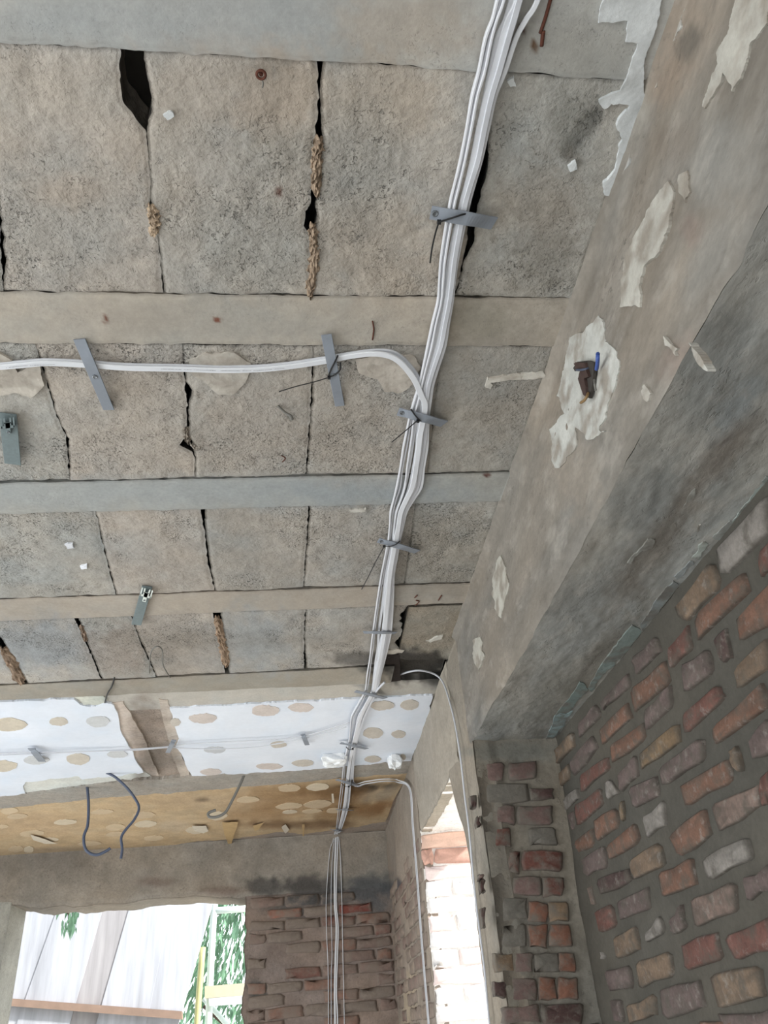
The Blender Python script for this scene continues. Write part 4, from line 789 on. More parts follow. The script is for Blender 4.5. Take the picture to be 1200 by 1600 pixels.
s1 = walltail(q([(600, 60), (580, 130), (560, 400), (560, 600), (570, 850), (573, 1200), (573, 1700)])); s2 = walltail(q([(606, 80), (592, 250), (589, 500), (595, 750), (590, 900), (590, 1200), (590, 1700)]))
s3 = walltail(q([(618, 60), (612, 250), (612, 450), (622, 600), (616, 800), (612, 1000), (614, 1200), (614, 1700)])); s4 = walltail(q([(640, 60), (650, 200), (657, 450), (662, 700), (668, 1000), (672, 1200), (672, 1700)]))
s5 = walltail(q([(630, 60), (624, 250), (622, 450), (634, 600), (628, 800), (623, 1000), (630, 1200), (630, 1700)]), 0.014)
def side(pxs): return [hit(x, y, 0, XB-0.012) for x, y in pxs]
def turn(o, lv):
    c = [ceil(x, y, lv) for x, y in [(553, 1223+o), (572, 1221+o), (592, 1218+o), (609, 1217+o), (622, 1219+o)]]
    w_ = [hit(x-o*.5, y, 0, XB-0.014) for x, y in [(641, 1232), (646, 1290), (653, 1375), (659, 1459), (666, 1544), (671, 1605), (678, 1700)]]
    return c+w_, [(0, 0, -1)]*4+[(-0.6, 0, -0.8)]+[(-1, 0, 0)]*len(w_)
t1 = turn(0, 0.014); t2 = turn(3.5, 0.018)
cable('flat_cable', [(-90, .02), (0, .04), (150, .06), (1297, .08)], 0.0042, 0.009, 0.0140, 1, 'white flat cable on edge, leftmost of the strapped bundle', tail=s1[0], tailn=s1[1])
cable('flat_cable', [(-90, .10), (0, .10), (150, .18), (650, .16), (1297, .22)], 0.0042, 0.009, 0.0112, 2, 'white flat cable on edge, second from the left in the bundle', tail=s2[0], tailn=s2[1], mat=M_CABLE2)
cable('flat_cable', [(-90, .17), (0, .165), (150, .27), (650, .26), (1297, .86)], 0.0042, 0.009, 0.0145, 3, 'white flat cable on edge that ends rightmost on the far wall', tail=s4[0], tailn=s4[1])
cable('flat_cable', [(-90, .32), (0, .36), (60, .38), (150, .56), (330, .60), (470, .42), (985, .38), (1222, .75)], 0.0085, 0.0045, 0.0095, 4, 'white flat cable of the bundle middle that turns right at the stub', y1=1212, tail=t1[0], tailn=t1[1])
cable('flat_cable', [(-90, .42), (0, .46), (60, .52), (150, .62), (470, .62), (985, .58), (1297, .45)], 0.0105, 0.0045, 0.0125, 5, 'broad white flat cable lying face down in the middle of the bundle', tail=s3[0], tailn=s3[1])
cable('flat_cable', [(-90, .52), (0, .53), (60, .66), (150, .80), (470, .80), (650, .74), (985, .74), (1222, .9)], 0.0095, 0.0045, 0.0165, 6, 'white flat cable right of the bundle centre that turns right', y1=1212, tail=t2[0], tailn=t2[1], mat=M_CABLE2)
cable('flat_cable', [(-90, 1.0), (0, .95), (60, .90), (110, .95), (150, .95), (470, .92), (540, .98), (600, 1.0), (650, .96), (700, .98), (760, .99), (985, .96), (1297, .6)], 0.0075, 0.0045, 0.0105, 7, 'white flat cable that bends in from the right at the head of the bundle', tail=s5[0], tailn=s5[1])
cable('flat_cable', [(640, .72), (700, .66), (800, .68), (985, .66), (1080, .6), (1297, .55)], 0.0135, 0.005, 0.0175, 8, 'broad white printed flat cable curving from the left into the bundle', y0=655,
      head=[(-900, 610, .012), (-500, 596, .012), (-200, 582, .012), (-60, 577, .012), (0, 573.5, .012), (40, 570, .012), (75, 567.5, .011), (130, 570, .010), (147, 571, .010), (200, 575, .012), (280, 576.5, .012), (340, 578.5, .012), (400, 577.5, .012), (450, 573, .012), (510, 564, .010), (550, 556, .013), (590, 553, .017), (620, 562, .020), (645, 589, .021), (658, 617, .020), (664, 636, .019)], group='white flat cables of the left run')
cable('flat_cable', [(640, .95), (700, .84), (800, .86), (985, .84), (1080, .8), (1297, .7)], 0.0115, 0.005, 0.0125, 9, 'second white flat cable of the left run, lying just behind the printed one', y0=655, mat=M_CABLE2,
      head=[(-900, 605, .007), (-500, 591.5, .007), (-200, 578, .007), (-60, 573, .007), (0, 569.5, .007), (40, 566, .007), (75, 563.5, .006), (130, 566, .005), (147, 567, .005), (200, 571, .006), (280, 572.5, .006), (340, 574.5, .006), (400, 573.5, .007), (450, 569, .007), (510, 560, .006), (550, 553, .007), (590, 548.5, .008), (618, 553, .010), (643, 576, .011), (660, 606, .012), (667, 634, .012)], group='white flat cables of the left run')
# faint print along the broad faces: rows of tiny black dashes too small to read
def printing(parent, pts, lv, seed, n, sz=0.0011):
    P = catmull([ceil(x, y, lv) for x, y in pts], 40); r = random.Random(seed); V, F = [], []; L = np.cumsum(np.r_[0, np.linalg.norm(np.diff(P, axis=0), axis=1)])
    s = 0.002
    while s < L[-1]-0.004:
        ln = r.choice([0.0008, 0.0012, 0.0016, 0.0022]); a = np.array([np.interp(s, L, P[:, k]) for k in range(3)]); b = np.array([np.interp(s+ln, L, P[:, k]) for k in range(3)])
        t = (b-a)/np.linalg.norm(b-a); sd = np.cross(t, (0, 0, 1)); h = sz*r.uniform(.6, 1.1); k = len(V)
        V += [a-sd*h/2, b-sd*h/2, b+sd*h/2, a+sd*h/2]; F.append((k, k+1, k+2, k+3)); s += ln+r.choice([0.0006, 0.0008, 0.0008, 0.0012, 0.005 if r.random() < .3 else 0.001])
    return mesh_obj('cable_print', V, F, M_INK, parent)
FC = [o for o in COL.objects if o.name.startswith('flat_cable')]
pc = [o for o in FC if 'printed' in o['label'] and 'broad' in o['label']][0]
printing(pc, [(250, 576.8), (300, 577.8), (340, 579.3)], 0.0151, 1, 20); printing(pc, [(343, 579.4), (400, 579), (447, 575)], 0.0151, 2, 30); printing(pc, [(8, 575), (40, 571.5), (88, 569.5)], 0.0151, 3, 20)
printing(pc, [(lane(y, .70)+1, y) for y in (690, 720, 760)], 0.0212, 4, 10); printing(pc, [(lane(y, .70), y) for y in (770, 800, 830)], 0.0212, 5, 10); printing(pc, [(lane(y, .68), y) for y in (905, 930, 955)], 0.0212, 6, 10)
# single cable out of the sooty hole, round the corner and down beside the opening
P = [ceil(x, y, d) for x, y, d in [(622, 1055, -0.02), (642, 1049, 0.0), (660, 1048, .01), (680, 1054, .014)]]+side([(693, 1068), (705, 1105), (713, 1142), (720, 1187), (726, 1242), (731, 1280), (735, 1319), (740, 1375), (745, 1420), (750, 1459), (757, 1516), (762, 1572), (765, 1605), (772, 1700)])
NRr = [(0, 0, -1)]*4+[(-1, 0, 0)]*14
V, F = sweep(catmull(P, 6), catmull(NRr, 6), 0.007, 0.006)
mesh_obj('round_cable', V, F, M_CABLE2, None, smooth=True, label='single white cable coming out of the sooty hole and down beside the opening', cat='cable')
P = [ceil(x, y, d) for x, y, d in [(598, 1076, .01), (592, 1080, .014), (586, 1086, .016)]]; V, F = sweep(catmull(P, 4), [(0, 0, -1)]*9, 0.008, 0.0045)
# two thin lines across the white sheets
for i, (pts, lab) in enumerate([([(545, 1129), (520, 1137), (488, 1147), (455, 1153), (415, 1156), (300, 1162), (268, 1166), (200, 1171), (100, 1176), (0, 1180), (-150, 1189), (-420, 1206)], 'thin white cable across the white sheets, upper of the two'),
        ([(541, 1136), (505, 1147), (478, 1153), (440, 1161), (390, 1168), (330, 1170), (285, 1169), (262, 1168), (205, 1172.5), (130, 1174), (0, 1177.5), (-150, 1186), (-420, 1203)], 'thin white cable across the white sheets, sagging lower of the two')]):
    V, F = sweep(catmull([ceil(x, y, 0.018+0.004*i) for x, y in pts], 6), [(0, 0, -1)]*((len(pts)-1)*6+1), 0.0055, 0.004)
    mesh_obj('thin_cable', V, F, M_CABLE2, None, smooth=True, label=lab, cat='cable', group='thin cables across the white sheets')

# ------------------------------------------------------------------ straps that carry the cables, and the black ties round them
def disc(name, c, n, r, h, mat, parent, k=10, slot=True):
    n = np.array(n, float); a = np.cross(n, (0.3, 1, 0.2)); a /= np.linalg.norm(a); b = np.cross(n, a); V, F = [], []
    for d, rr in ((0, r), (h*.7, r), (h, r*.72), (h*.55, r*.35)):
        for j in range(k): t = 2*math.pi*j/k; V.append(np.array(c)+n*d+rr*(a*math.cos(t)+b*math.sin(t)))
    for i in range(3):
        for j in range(k): F.append((i*k+j, i*k+(j+1) % k, (i+1)*k+(j+1) % k, (i+1)*k+j))
    F.append(tuple(3*k+j for j in range(k)))
    return mesh_obj(name, V, F, mat, parent)
def strap(p0, p1, wpx, sag, label, screw=0.1, mat=M_STRAP, ends=(0.003, 0.003), group='grey straps holding the cable bundle', prof=None):
    a, b = np.array(p0, float), np.array(p1, float)
    mid = ceil(*((a+b)/2), sag); wd = wpx*np.linalg.norm(mid)/FPX*1.12
    root = thing('mounting_strap', tuple(ceil(*((a+b)/2), 0.0)), label, 'strap', group)
    P = []
    for t in np.linspace(0, 1, 9):
        d = ends[0]+(sag-ends[0])*sm(0, .38, t) if t < .5 else ends[1]+(sag-ends[1])*sm(0, .38, 1-t)
        P.append(ceil(*(a+(b-a)*t), float(d)))
    V, F = sweep(catmull(P, 3), [(0, 0, -1)]*25, wd, 0.0026)
    place(mesh_obj('band', V, F, mat, None), root)
    if screw is not None:
        t = screw; d = ends[0]+(sag-ends[0])*sm(0, .38, t) if t < .5 else ends[1]+(sag-ends[1])*sm(0, .38, 1-t)
        place(disc('screw', ceil(*(a+(b-a)*t), float(d)+0.001), (0, 0, -1), max(0.0035, wd*0.24), 0.0025, M_SCREW, None), root)
    return root
def tie(band, head, tail, lv, label, taildrop=0.02, w=0.0035):
    root = thing('cable_tie', tuple(ceil(*head, lv)), label, 'cable tie')
    P = [ceil(x, y, lv-(0.006 if i in (0, len(band)-1) else 0)) for i, (x, y) in enumerate(band)]
    V, F = sweep(catmull(P, 5), [(0, 0, -1)]*((len(P)-1)*5+1), w, 0.0014, 6); place(mesh_obj('band', V, F, M_TIE, None), root)
    h = ceil(*head, lv+0.001); s = w*0.95; V = [h+np.array([x*s, y*s, z*s*.8]) for x in (-1, 1) for y in (-1, 1) for z in (-1, 1)]
    V += [h+np.array([x*s*.6, y*s*.6, -s*1.0]) for x in (-1, 1) for y in (-1, 1)]
    F = [(0, 1, 3, 2), (4, 6, 7, 5), (0, 4, 5, 1), (2, 3, 7, 6), (1, 5, 7, 3), (0, 2, 9, 8), (2, 6, 11, 9), (6, 4, 10, 11), (4, 0, 8, 10), (8, 9, 11, 10)]
    place(mesh_obj('head', V, F, M_TIE, None), root)
    if tail:
        P = [ceil(x, y, lv+taildrop*i/(len(tail)-1)) for i, (x, y) in enumerate(tail)]
        V, F = sweep(catmull(P, 6), [(0, 0.2, -1)]*((len(P)-1)*6+1), w*0.8, 0.0013, 6); place(mesh_obj('tail', V, F, M_TIE, None), root)
    return root
strap((673, 332), (772, 349), 20, 0.022, 'grey strap with a screw at its left end, nearest across the bundle', 0.07, ends=(0.012, 0.003))
strap((622, 643), (694, 662), 16, 0.024, 'grey strap across the bundle just below the bend of the left cables', 0.09, ends=(0.012, 0.003))
strap((591, 844), (652, 862), 12, 0.024, 'grey strap across the bundle, third from the viewer, with a hooked left end', 0.08, ends=(0.012, 0.003))
strap((568, 988), (618, 989), 8, 0.024, 'flat grey strap across the bundle in front of the last ceiling rib', None, ends=(0.012, 0.008))
strap((555, 1080), (602, 1091), 8, 0.028, 'grey strap across the bundle at the near edge of the white sheet', None, ends=(0.018, 0.012))
strap((532, 1161), (573, 1170), 6.5, 0.03, 'grey strap across the bundle beside the white plaster lump', None, ends=(0.018, 0.014))
strap((526, 1218), (562, 1229), 6.5, 0.03, 'grey strap across the bundle where two cables turn right', None, ends=(0.018, 0.014))
strap((526, 1265), (551, 1266), 4.5, 0.03, 'small grey strap across the bundle on the papered strip', None, ends=(0.018, 0.014))
strap((516, 1296), (534, 1299), 5, 0.03, 'small grey strap where the bundle turns down the far wall', None, ends=(0.018, 0.014))
strap((124, 530), (170, 640), 15, 0.018, 'grey strap with a slot over the left cables, further left of the two', 0.53, group='grey straps over the left run', ends=(0.004, 0.004))
strap((510, 523), (531, 634), 14, 0.018, 'grey strap with a screw over the left cables, beside the black tie', 0.56, group='grey straps over the left run', ends=(0.010, 0.003))
for p0, p1, w_, lab in [((49, 1169), (66, 1190), 9, 'dark grey clip on the left white sheet'), ((272, 1156), (262, 1176), 6, 'small grey clip on the bare strip between the white sheets'), ((473, 1147), (480, 1164), 6.5, 'small grey clip on the right white sheet')]:
    strap(p0, p1, w_, 0.028, lab, None, ends=(0.016, 0.016), group='small clips of the thin cables')
tie([(732, 333), (720, 336), (705, 341), (686, 347)], (686, 347), [(686, 347), (681, 362), (675, 388), (672, 411)], 0.0262, 'black cable tie round the nearest strap of the bundle, tail hanging')
tie([(642, 639), (648, 648), (655, 656), (660, 659)], (653, 658), [(652, 657), (636, 671), (612, 691)], 0.0275, 'black cable tie on the strap below the bend, thin tail to the left')
tie([(625, 845), (618, 851), (608, 854), (600, 853)], (600, 854), [(600, 854), (588, 876), (575, 902), (565, 921)], 0.0275, 'black cable tie on the third strap of the bundle, long thin tail')
tie([(528, 555), (523, 566), (517, 578), (514, 588), (522, 586), (531, 578), (532, 566)], (514, 590), [(513, 590), (490, 597), (462, 604), (436, 612)], 0.0212, 'black cable tie on the left run, long tail stretched to the left')
tie([(556, 1164), (551, 1170), (545, 1171), (541, 1167)], (551, 1170), None, 0.033, 'black cable tie round the bundle beside the white plaster lump', w=0.005)
tie([(551, 1218), (548, 1227), (540, 1229), (533, 1223)], (545, 1229), None, 0.033, 'black cable tie where two cables turn right', w=0.005)
# two bare hangers with clips
def hanger(p0, p1, wpx, clip, k, label, light=True):
    root = strap(p0, p1, wpx, 0.012, label, None, mat=M_STRAP2, ends=(0.004, 0.010), group='bare hangers with clips')
    root.name = 'clip_hanger'; root['category'] = 'hanger'
    a, b = np.array(p0, float), np.array(p1, float); d = (b-a)/np.linalg.norm(b-a); n = np.array([-d[1], d[0]]); V, F = [], []
    def bar(u0, v0, u1, v1, w_):
        pa, pb = np.array(clip)+d*v0*k+n*u0*k, np.array(clip)+d*v1*k+n*u1*k; t = (pb-pa)/np.linalg.norm(pb-pa); m = np.array([-t[1], t[0]])*w_*k/2; b0 = len(V)
        for lv in (0.0145, 0.0195):
            for p in (pa-m, pa+m, pb+m, pb-m): V.append(ceil(p[0], p[1], lv))
        F.extend([tuple(b0+i for i in f) for f in ((0, 1, 2, 3), (7, 6, 5, 4), (0, 4, 5, 1), (1, 5, 6, 2), (2, 6, 7, 3), (3, 7, 4, 0))])
    bar(-.9, -1.0, -.9, .45, .22); bar(.9, -1.0, .9, .45, .22); bar(-.45, -1.0, -.4, -.2, .25); bar(.45, -1.0, .4, -.2, .25); bar(-.95, .3, .95, .3, .35); bar(0, -.3, 0, 1.3, .65); bar(-.5, -.1, .5, -.1, .5)
    c = mesh_obj('clip', V, F, M_CLIP if light else M_STRAP2, None); place(c, root); c['label'] = 'white plastic clip' if light else 'galvanised clip'
    c0 = np.array(clip)+d*1.0*k; place(disc('screw', ceil(*c0, 0.0195), (0, 0, -1), 0.0035, 0.002, M_SCREW, None), root)
    return root
hanger((230, 916), (213, 976), 13, (228, 929), 9, 'grey hanger strap with a white plastic clip, fixed across the fourth rib')
hanger((12, 646), (20, 725), 20, (12, 664), 11, 'galvanised hanger with a metal clip at the left edge of the ceiling', False)

# ------------------------------------------------------------------ loose wires and ironmongery on the ceiling
def hang(pts, yoff=0.0):
    y = ceil(*pts[0], 0.0)[1]+yoff; return [hit(px, py, 1, y) for px, py in pts]
z1 = lambda L: [(x/3.43, 1050+y/3.43) for x, y in L]; z2 = lambda L: [(300+x/3.43, 1050+y/3.43) for x, y in L]
def wire(name, pts, rad, mat, label, sub=6): return tube(name, pts, rad, mat, None, sub, 7, label=label, cat='wire')
wire('hanging_wire', hang(z1([(455, 612), (464, 606), (470, 640), (475, 720), (470, 820), (450, 880), (455, 940), (480, 970), (520, 980), (560, 965), (592, 945)])), 0.0075, M_WIRE, 'dark blue wire hanging from the left white sheet, its end curled up')
wire('hanging_wire', hang(z1([(570, 540), (580, 543), (620, 565), (680, 620), (725, 680), (745, 730), (720, 790), (670, 850), (650, 890), (655, 950), (648, 1000)])), 0.0065, M_WIRE, 'dark blue wire hanging in a bow beside the bare strip')
wire('hanging_wire', hang(z2([(280, 550), (255, 610), (215, 690), (180, 750), (140, 775), (98, 778), (86, 765), (95, 752), (128, 740)])), 0.0075, M_GREYWIRE, 'grey wire hook hanging from the partition stub')
wire('wire_loop', [ceil(x, y, d) for x, y, d in [(233, 1053, .0), (234, 1030, .018), (238, 1015, .028), (247, 1010, .03), (254, 1018, .028), (255, 1040, .016), (268, 1062, .0)]], 0.0024, M_GREYWIRE, 'thin grey wire loop sticking out of the last block row')
wire('wire_stub', [ceil(x, y, d) for x, y, d in [(179, 1058, .002), (175, 1072, .012), (168, 1084, .014), (164, 1098, .004)]], 0.003, M_TIE, 'short black wire lying across the last rib above the left sheet')
wire('anchor_stub', [ceil(x, y, d) for x, y, d in [(434, 634, .004), (446, 645, .012), (454, 650, .018), (456, 655, .02)]], (0.0022, 0.0045), M_GREYWIRE, 'grey wire stub with a knob sticking out of the second block row')
wire('cable_end', [ceil(x, y, d) for x, y, d in [(601, 1066, .018), (594, 1073, .02), (587, 1081, .02)]], 0.0045, M_CABLE2, 'short white cable end sticking out of the bundle at the sheet edge')
c0 = ceil(408, 115, 0.006); root = thing('screw_eye', tuple(c0), 'rusty screw eye in the first block row near the first rib', 'hook')
V, F = [], []
for i in range(18):
    for j in range(7):
        a, b = 2*math.pi*i/18, 2*math.pi*j/7; rr = 0.0062+0.0022*math.cos(b); V.append(c0+np.array([rr*math.cos(a), rr*math.sin(a), -0.003+0.0022*math.sin(b)]))
for i in range(18):
    for j in range(7): F.append((i*7+j, ((i+1) % 18)*7+j, ((i+1) % 18)*7+(j+1) % 7, i*7+(j+1) % 7))
place(mesh_obj('ring', V, F, M_RUST, None, smooth=True), root); place(disc('core', c0, (0, 0, -1), 0.0032, 0.004, M_RUST, None), root)
place(tube('shank', [c0+np.array([0.001, 0, 0.012]), c0+np.array([0, 0, 0]), c0+np.array([0.0, -0.001, -0.003])], 0.002, M_RUST, None, 3, 6), root)
place(tube('wire_end', [ceil(408, 121, .006), ceil(411, 130, .012), ceil(410, 137, .01)], 0.0011, M_GREYWIRE, None, 3, 5), root)
# what is left of a junction in the beam: taped wire ends in a plaster-ringed hole
zz = lambda L: [(880+x/12, 530+y/12) for x, y in L]
jc = hit(926, 588, 0, XB-0.004); root = thing('junction_remains', tuple(jc), 'taped wire ends in a plastered hole in the beam side', 'junction')
def jp(name, pts, mat, col, lift, sd, th=0.006):
    o = patch(name, zz(pts), lambda x, y: hit(x, y, 0, XB), (-1, 0, 0), mat, None, col, lift, th, 0.3, 0.005, 0.3, 3, sd)
    if o: place(o, root)
    return o
jp('hole', [(380, 420), (590, 400), (700, 440), (690, 640), (650, 900), (610, 1110), (520, 1060), (430, 760), (430, 600), (330, 600), (300, 540)], M_VOID, A((40, 34, 32)), 0.0125, 1)  # flat dark patch, stands in for the shade inside the hole
jp('tape', [(360, 460), (400, 430), (580, 440), (600, 560), (650, 700), (560, 740), (590, 900), (600, 1080), (545, 1040), (440, 740), (480, 600), (400, 560), (380, 490)], M_BROWNTAPE, A((62, 46, 42)), 0.018, 2, 0.01)
def jt(name, pts, r, mat, lab):
    o = tube(name, [hit(x, y, 0, XB-d) for (x, y), d in zip(zz([p[:2] for p in pts]), [p[2] for p in pts])], r, mat, None, 5, 7); place(o, root); o['label'] = lab
jt('wire_end', [(650, 270, .02), (645, 360, .024), (640, 460, .018), (625, 560, .012)], 0.0038, M_BLUE, 'blue wire end'); jt('wire_end', [(330, 1190, .02), (390, 1150, .022), (440, 1080, .022), (470, 1010, .014)], 0.0028, M_TAN, 'tan wire end')
jt('wire_end', [(250, 575, .02), (330, 575, .022), (420, 560, .018), (480, 540, .012)], 0.0022, M_WIRE, 'dark blue wire end'); jt('wire_end', [(580, 760, .016), (590, 850, .02), (610, 960, .016)], 0.002, M_GREYWIRE, 'grey wire end')
# two lumps of white plaster still stuck to the lower edge of the white sheet, and the rusty plate in the sooty hole
def lump(c, sx, sy, sz, seed, parent):
    V, F = [], []; n, m = 9, 16; r = random.Random(seed)
    for i in range(n):
        th = math.pi*i/(n-1)
        for j in range(m):
            ph = 2*math.pi*j/m; k = 1+0.18*r.uniform(-1, 1); sq = lambda v: math.copysign(abs(v)**0.6, v)
            V.append(np.array(c)+np.array([sx*sq(math.sin(th)*math.cos(ph))*k, sy*sq(math.sin(th)*math.sin(ph))*k, sz*sq(math.cos(th))*k]))
    for i in range(n-1):
        for j in range(m): F.append((i*m+j, (i+1)*m+j, (i+1)*m+(j+1) % m, i*m+(j+1) % m))
    return mesh_obj('plaster_lump', V, F, M_PATCH, parent, cols=rgba(A((222, 224, 226)), 0, len(V)))
lump(ceil(521, 1187, 0.02), 0.062, 0.062, 0.028, 1, right_sheet); lump(ceil(617, 1190, 0.03), 0.034, 0.052, 0.032, 2, right_sheet)
patch('rusty_plate', [(599, 1022), (624, 1021), (626, 1062), (603, 1064)], lambda x, y: ceil(x, y, -0.006), (0, 0, -1), M_PATCH, ceiling, A((40, 33, 30)), 0.004, 0.02, 0.4, 0.02, 0.5, 8, 77)
# ------------------------------------------------------------------ outside the openings
def board_mat(name, col):
    m, nt, b = new_mat(name); g = nt.nodes.new('ShaderNodeNewGeometry'); mp = nt.nodes.new('ShaderNodeMapping'); mp.inputs['Scale'].default_value = (9, 1, 0.7); mp.inputs['Rotation'].default_value = (0, math.radians(-12), 0)
    n = N(nt, 'ShaderNodeTexNoise', Scale=1.6, Detail=7.0, Roughness=0.6); nt.links.new(g.outputs['Position'], mp.inputs[0]); nt.links.new(mp.outputs[0], n.inputs['Vector'])
    nt.links.new(mixc(nt, ramp(nt, n.outputs[0], ((0.3, 0.0), (0.7, 1.0))), tuple(c*0.72 for c in col)+(1,), tuple(c*1.12 for c in col)+(1,)), b.inputs['Base Color']); b.inputs['Roughness'].default_value = 0.85; return m
M_BOARD = board_mat('weathered_white_board', A((176, 178, 185)))
M_BOARD2 = board_mat('greyish_board', A((160, 157, 159)))
M_TIMBER = plain('raw_timber', tuple(A((138, 116, 102))), 0.8, var=0.25, scale=14)
M_PLANK = plain('pale_scaffold_plank', tuple(A((184, 174, 152))), 0.8, var=0.12, scale=20)
M_POST = plain('pale_scaffold_tube', tuple(A((196, 208, 204))), 0.5, var=0.08)
M_POST2 = plain('yellow_green_scaffold_tube', tuple(A((176, 172, 122))), 0.5, var=0.1)
M_GROUND = plain('bright_yard_ground', tuple(A((214, 208, 198))), 0.95, var=0.15, scale=3)
M_BARK = plain('conifer_bark', tuple(A((78, 66, 56))), 0.95, var=0.3)
M_LEAF = plain('conifer_foliage', tuple(A((100, 134, 108))), 0.8, var=0.45, scale=9)
boxes('ground', [(-30, -20, -1.9, 30, 40, -1.7)], M_GROUND, kind='structure', label='pale bright yard ground outside the building', cat='ground')
YS = 8.0
screen = thing('board_screen', tuple(hit(160, 1700, 1, YS)), 'leaning screen of pale boards outside the window opening', 'screen')
SE = [((-60, 1405), (-125, 1560)), ((26, 1405), (-34, 1560)), ((95, 1405), (40, 1560)), ((163, 1405), (118, 1560)), ((206, 1405), (160, 1566)), ((267, 1405), (232, 1573)), ((332, 1405), (283, 1578))]
def ext(s, y): (xa, ya), (xb, yb) = s; t = (y-ya)/(yb-ya); return (xa+(xb-xa)*t, y)
for i in range(6):
    yo = YS+(0.008 if i % 2 else 0.0); a, b = SE[i], SE[i+1]
    q4 = [hit(*ext(a, 1330), 1, yo), hit(*ext(b, 1330), 1, yo), hit(*ext(b, 1760), 1, yo), hit(*ext(a, 1760), 1, yo)]
    q4[1] = q4[1]+np.array([0.012, 0, 0]); q4[2] = q4[2]+np.array([0.012, 0, 0])
    V = q4+[p+np.array([0, 0.022, 0]) for p in q4]; F = [(3, 2, 1, 0), (4, 5, 6, 7), (0, 1, 5, 4), (1, 2, 6, 5), (2, 3, 7, 6), (3, 0, 4, 7)]
    place(mesh_obj('board', V, F, M_BOARD2 if i in (3,) else M_BOARD, None), screen)
q4 = [hit(3, 1559, 1, YS-0.05), hit(284, 1580, 1, YS-0.05), hit(285, 1593, 1, YS-0.05), hit(4, 1571, 1, YS-0.05)]; V = q4+[p+np.array([0, 0.048, 0]) for p in q4]
o = place(mesh_obj('batten', V, [(3, 2, 1, 0), (4, 5, 6, 7), (0, 1, 5, 4), (1, 2, 6, 5), (2, 3, 7, 6), (3, 0, 4, 7)], M_TIMBER, None), screen); o['label'] = 'brown timber batten'
YSC = 8.6
sc = thing('scaffold', tuple(hit(330, 1700, 1, YSC)), 'pale tube scaffold with a plank, right of the board screen outside', 'scaffold')
def st(name, pts, r, mat, lab=None, yy=YSC):
    o = place(tube(name, [hit(x, y, 1, yy) for x, y in pts], r, mat, None, 2, 10), sc)
    if lab: o['label'] = lab
st('upright', [(338, 1380), (333, 1445), (328, 1540), (325, 1640)], 0.032, M_POST); st('upright', [(317, 1480), (312, 1540), (308, 1600), (305, 1680)], 0.028, M_POST2, 'yellowish green upright', YSC-.1)
st('rail', [(320, 1424), (400, 1419)], 0.03, M_POST); st('brace', [(318, 1560), (345, 1590), (370, 1620)], 0.022, M_POST, None, YSC+.1); st('brace', [(318, 1572), (350, 1600), (380, 1625)], 0.016, M_BARK, 'dark brace', YSC+.15)
def plank(pts, dy, mat, nm, lab=None):
    q4 = [hit(*p, 1, YSC-.06) for p in pts]; V = q4+[p+np.array([0, dy, 0]) for p in q4]
    o = place(mesh_obj(nm, V, [(3, 2, 1, 0), (4, 5, 6, 7), (0, 1, 5, 4), (1, 2, 6, 5), (2, 3, 7, 6), (3, 0, 4, 7)], mat, None), sc)
    if lab: o['label'] = lab
plank([(320, 1541), (420, 1533), (420, 1552), (320, 1560)], 0.05, M_PLANK, 'plank'); plank([(326, 1560), (420, 1552), (420, 1566), (327, 1572)], 0.04, M_POST, 'toe_board')
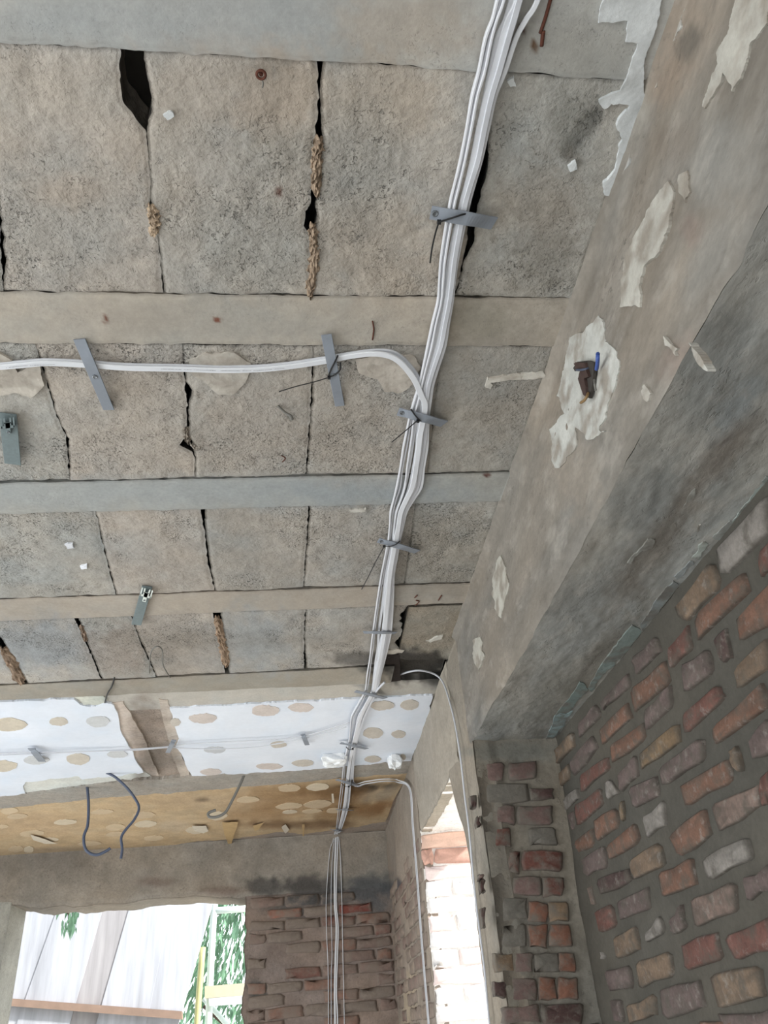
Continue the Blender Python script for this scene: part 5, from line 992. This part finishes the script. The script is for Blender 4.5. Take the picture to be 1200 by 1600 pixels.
def conifer(c, h, rad, n, seed, label, low=0.0):
    root = thing('conifer', (c[0], c[1], -1.7), label, 'tree'); r = np.random.RandomState(seed)
    V, F = [], []
    for i in range(n):
        t = r.rand()**0.8; z = -1.5+t*h; R = rad*(1-t)**0.6*(0.35+0.65*math.sqrt(r.rand()))+.05; a = r.rand()*2*math.pi
        p = np.array([c[0]+R*math.cos(a), c[1]+R*math.sin(a), z]); L = r.uniform(.09, .22); d = np.array([math.cos(a)*.4, math.sin(a)*.4, -1])+r.uniform(-.4, .4, 3); d /= np.linalg.norm(d); s = np.cross(d, r.uniform(-1, 1, 3)); s /= np.linalg.norm(s)+1e-9; k = len(V)
        V += [p, p+d*L*.4+s*L*.13, p+d*L, p+d*L*.4-s*L*.13]; F.append((k, k+1, k+2, k+3))
    f = mesh_obj('foliage', V, F, M_LEAF, None); f['kind'] = 'stuff'; place(f, root)
    place(tube('trunk', [np.array([c[0], c[1], -1.7]), np.array([c[0]+.05, c[1], h*.5-1.7]), np.array([c[0], c[1], h*.9-1.5])], (0.14, 0.03), M_BARK, None, 3, 8), root)
    for k in range(9):
        a, z = r.rand()*6.28, r.uniform(-.5, h*.6-1.5); R = rad*.8*(1-(z+1.5)/h)**.6
        place(tube('branch', [np.array([c[0], c[1], z]), np.array([c[0]+R*.5*math.cos(a), c[1]+R*.5*math.sin(a), z+.12]), np.array([c[0]+R*math.cos(a), c[1]+R*math.sin(a), z])], (0.035, 0.01), M_BARK, None, 3, 6), root)
    return root
p = hit(375, 1500, 1, 12.0); conifer((p[0]+.5, 12.0), 7.0, 2.3, 22000, 3, 'green conifer with drooping twigs behind the scaffold')
p = hit(120, 1430, 1, 7.6)
p = np.array([-3.3, 7.5, -1.7]); root = thing('conifer', tuple(p), 'conifer left of the window, one green sprig drooping before the pale boards', 'tree'); r = np.random.RandomState(5); V, F = [], []
tip = hit(108, 1452, 1, 7.6); top = hit(106, 1385, 1, 7.6)
for i in range(70):
    t = r.rand(); c_ = top+(tip-top)*t; wv = 0.12*(1-t*.6); b = c_+np.array([r.uniform(-wv, wv), r.uniform(-.05, .05), 0]); L = r.uniform(.05, .11); d = np.array([r.uniform(-.3, .3), r.uniform(-.2, .2), -1]); d /= np.linalg.norm(d); s = np.cross(d, (0.2, 1, .1)); s /= np.linalg.norm(s); k = len(V)
    V += [b, b+d*L*.4+s*L*.14, b+d*L, b+d*L*.4-s*L*.14]; F.append((k, k+1, k+2, k+3))
f = mesh_obj('foliage', V, F, M_LEAF, None); f['kind'] = 'stuff'; place(f, root); place(tube('trunk', [p, p+np.array([.05, 0, 2.0]), p+np.array([0, 0, 4.6])], (0.13, 0.04), M_BARK, None, 3, 8), root); place(tube('branch', [p+np.array([0.04, 0, 2.9]), (p+np.array([0, 0, 3.3])+top)/2+np.array([0, 0, .35]), top, (top+tip)/2, tip], (0.03, 0.005), M_BARK, None, 3, 6), root)
